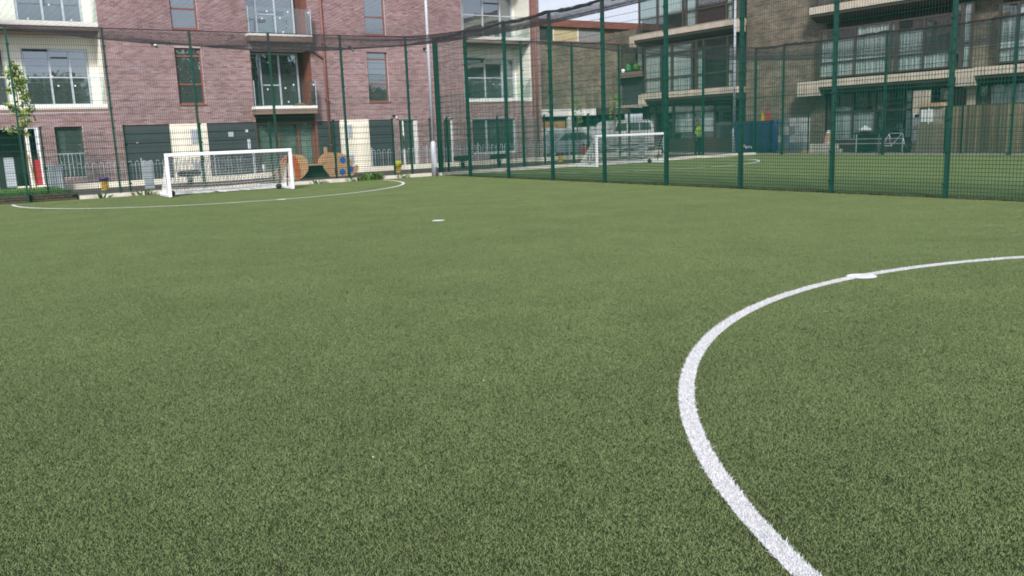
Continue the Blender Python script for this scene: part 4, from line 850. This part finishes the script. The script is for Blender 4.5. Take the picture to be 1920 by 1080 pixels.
# ------------------------------------------------------------------ person in a hi-vis vest
def skin_body(name, joints, edges, m, parent, sub=2):
    me = bpy.data.meshes.new(name); o_ = Vector(ORG[parent.name]); me.from_pydata([tuple(Vector(j[0])-o_) for j in joints], edges, []); me.materials.append(m)
    ob = bpy.data.objects.new(name, me); COL.objects.link(ob); ob.parent = parent
    sk_ = ob.modifiers.new('skin', 'SKIN'); sk_.use_smooth_shade = True
    for i, j in enumerate(joints): me.skin_vertices[0].data[i].radius = j[1]; me.skin_vertices[0].data[i].use_root = (i == 0)
    s = ob.modifiers.new('sub', 'SUBSURF'); s.levels = sub; s.render_levels = sub; return ob
px, py = 15.25, 1.75
pe = thing('person', 'person in yellow hi-vis vest and dark clothes standing behind the second pitch', 'person', (px, py, 0))
CL = mat('dark navy clothing', (.012, .018, .024), .9); SKN = mat('skin', (.42, .24, .17), .6)
J = [((px, py, .98), (.15, .1)), ((px, py, 1.2), (.155, .1)), ((px, py, 1.4), (.17, .1)), ((px, py, 1.5), (.06, .055)), ((px, py-.01, 1.56), (.055, .055)),
     ((px-.1, py, .9), (.095, .095)), ((px-.12, py-.02, .5), (.065, .065)), ((px-.13, py+.02, .1), (.045, .05)), ((px-.14, py-.13, .045), (.045, .035)),
     ((px+.1, py, .9), (.095, .095)), ((px+.12, py-.03, .5), (.065, .065)), ((px+.13, py+.02, .1), (.045, .05)), ((px+.15, py-.13, .045), (.045, .035)),
     ((px-.2, py, 1.43), (.06, .06)), ((px-.27, py+.02, 1.16), (.05, .05)), ((px-.24, py-.12, .95), (.04, .04)),
     ((px+.2, py, 1.43), (.06, .06)), ((px+.27, py+.02, 1.16), (.05, .05)), ((px+.25, py-.1, .94), (.04, .04))]
skin_body('body', J, [(0, 1), (1, 2), (2, 3), (3, 4), (0, 5), (5, 6), (6, 7), (7, 8), (0, 9), (9, 10), (10, 11), (11, 12), (2, 13), (13, 14), (14, 15), (2, 16), (16, 17), (17, 18)], CL, pe)
hd_ = MB().lathe([(.03, 1.545), (.06, 1.56), (.072, 1.6), (.079, 1.66), (.078, 1.71), (.06, 1.76), (.02, 1.785)], (px, py-.01, 0), 14).build('head', SKN, pe, smooth=True)
MB().prism_y([(px-.012, 1.64), (px+.012, 1.64), (px+.004, 1.68), (px-.004, 1.68)], py-.11, py-.07).build('nose', SKN, hd_)
for s in (-1, 1): MB().lathe([(.004, 0), (.01, .008), (.004, .016)], (px+s*.03, py-.084, 1.672), 8).build('eye', NEARBLACK, hd_); MB().lathe([(.006, 0), (.016, .02), (.006, .045)], (px+s*.079, py, 1.64), 7).build('ear', SKN, hd_)
MB().box(px-.024, px+.024, py-.086, py-.078, 1.605, 1.613).build('mouth', mat('lips', (.25, .1, .08), .6), hd_)
MB().lathe([(.08, 1.69), (.087, 1.73), (.07, 1.775), (.02, 1.8)], (px, py+.006, 0), 14).build('hair', NEARBLACK, hd_, smooth=True)
for s in (-1, 1):
    hx, hy = px+s*.245, py-.13; hn = [((hx, hy, .93), (.03, .022)), ((hx, hy-.01, .86), (.034, .018))]; ed = [(0, 1)]
    for q in range(4):
        k = len(hn); fx = hx+(q-1.5)*.017; hn += [((fx, hy-.015, .825), (.0085, .0085)), ((fx, hy-.028, .79-.006*abs(q-1.4)), (.008, .008)), ((fx, hy-.024, .765-.008*abs(q-1.4)), (.007, .007))]; ed += [(1, k), (k, k+1), (k+1, k+2)]
    k = len(hn); hn += [((hx-s*.036, hy-.02, .88), (.01, .01)), ((hx-s*.046, hy-.035, .85), (.009, .009))]; ed += [(0, k), (k, k+1)]
    skin_body('hand', hn, ed, SKN, pe, 1)
HV = mat('hi-vis yellow', (.62, .85, .04), .6, .06, 6); RF = mat('reflective tape', (.62, .64, .62), .3)
ve = MB()
ring = lambda z, rx, ry: [(px+rx*math.cos(a), py+ry*math.sin(a), z) for a in np.linspace(-math.pi/2+.1, math.pi*1.5-.1, 22)]
R_ = [ring(.92, .2, .15), ring(1.15, .195, .145), ring(1.38, .2, .14), ring(1.49, .14, .115)]
for a, b in zip(R_[:-1], R_[1:]):
    for i in range(21): ve.quad(a[i], a[i+1], b[i+1], b[i])
vo = ve.build('hi_vis_vest', HV, pe, smooth=True); sm = vo.modifiers.new('thick', 'SOLIDIFY'); sm.thickness = .012
tpz = MB()
for zz in (1.0, 1.16):
    a, b = ring(zz, .207, .157), ring(zz+.05, .206, .156)
    for i in range(21): tpz.quad(a[i], a[i+1], b[i+1], b[i])
tpz.build('reflective_tape', RF, vo)

# ------------------------------------------------------------------ wood behind the camera: only the panes show it
r = np.random.default_rng(5); V_ = []; nb_ = 24
for k in range(nb_):
    cx = -70+k*5.6+r.normal(0, 1.2); cy = -92+r.normal(0, 3); h = float(np.interp(cx, [-20, 3, 9, 33, 42, 60], [11, 12.5, 18, 17, 11, 10]))*r.uniform(.92, 1.08)
    m_ = 2600; a = r.normal(0, 1, (m_, 3)); a /= np.linalg.norm(a, axis=1)[:, None]; q = r.random(m_)**.45
    c = np.stack([cx+a[:, 0]*q*4.6, cy+a[:, 1]*q*3.5, h*.5+a[:, 2]*q*h*.5], -1); d = r.normal(0, .34, (m_, 3, 3)); V_.append(c[:, None, :]+d)
    t_ = np.array([[[cx-.3, cy, 0], [cx+.3, cy, 0], [cx, cy, h*.6]], [[cx, cy-.3, 0], [cx, cy+.3, 0], [cx, cy, h*.6]]]); V_.append(t_)
V_ = np.concatenate(V_); wd = bpy.data.objects.new('distant_trees', raw_tris('distant_trees', V_, mat('far foliage', (.11, .145, .085), .8), r.random(len(V_)))); COL.objects.link(wd); tag(wd, 'far dark green trees mirrored in the window panes', 'trees', None, 'stuff')
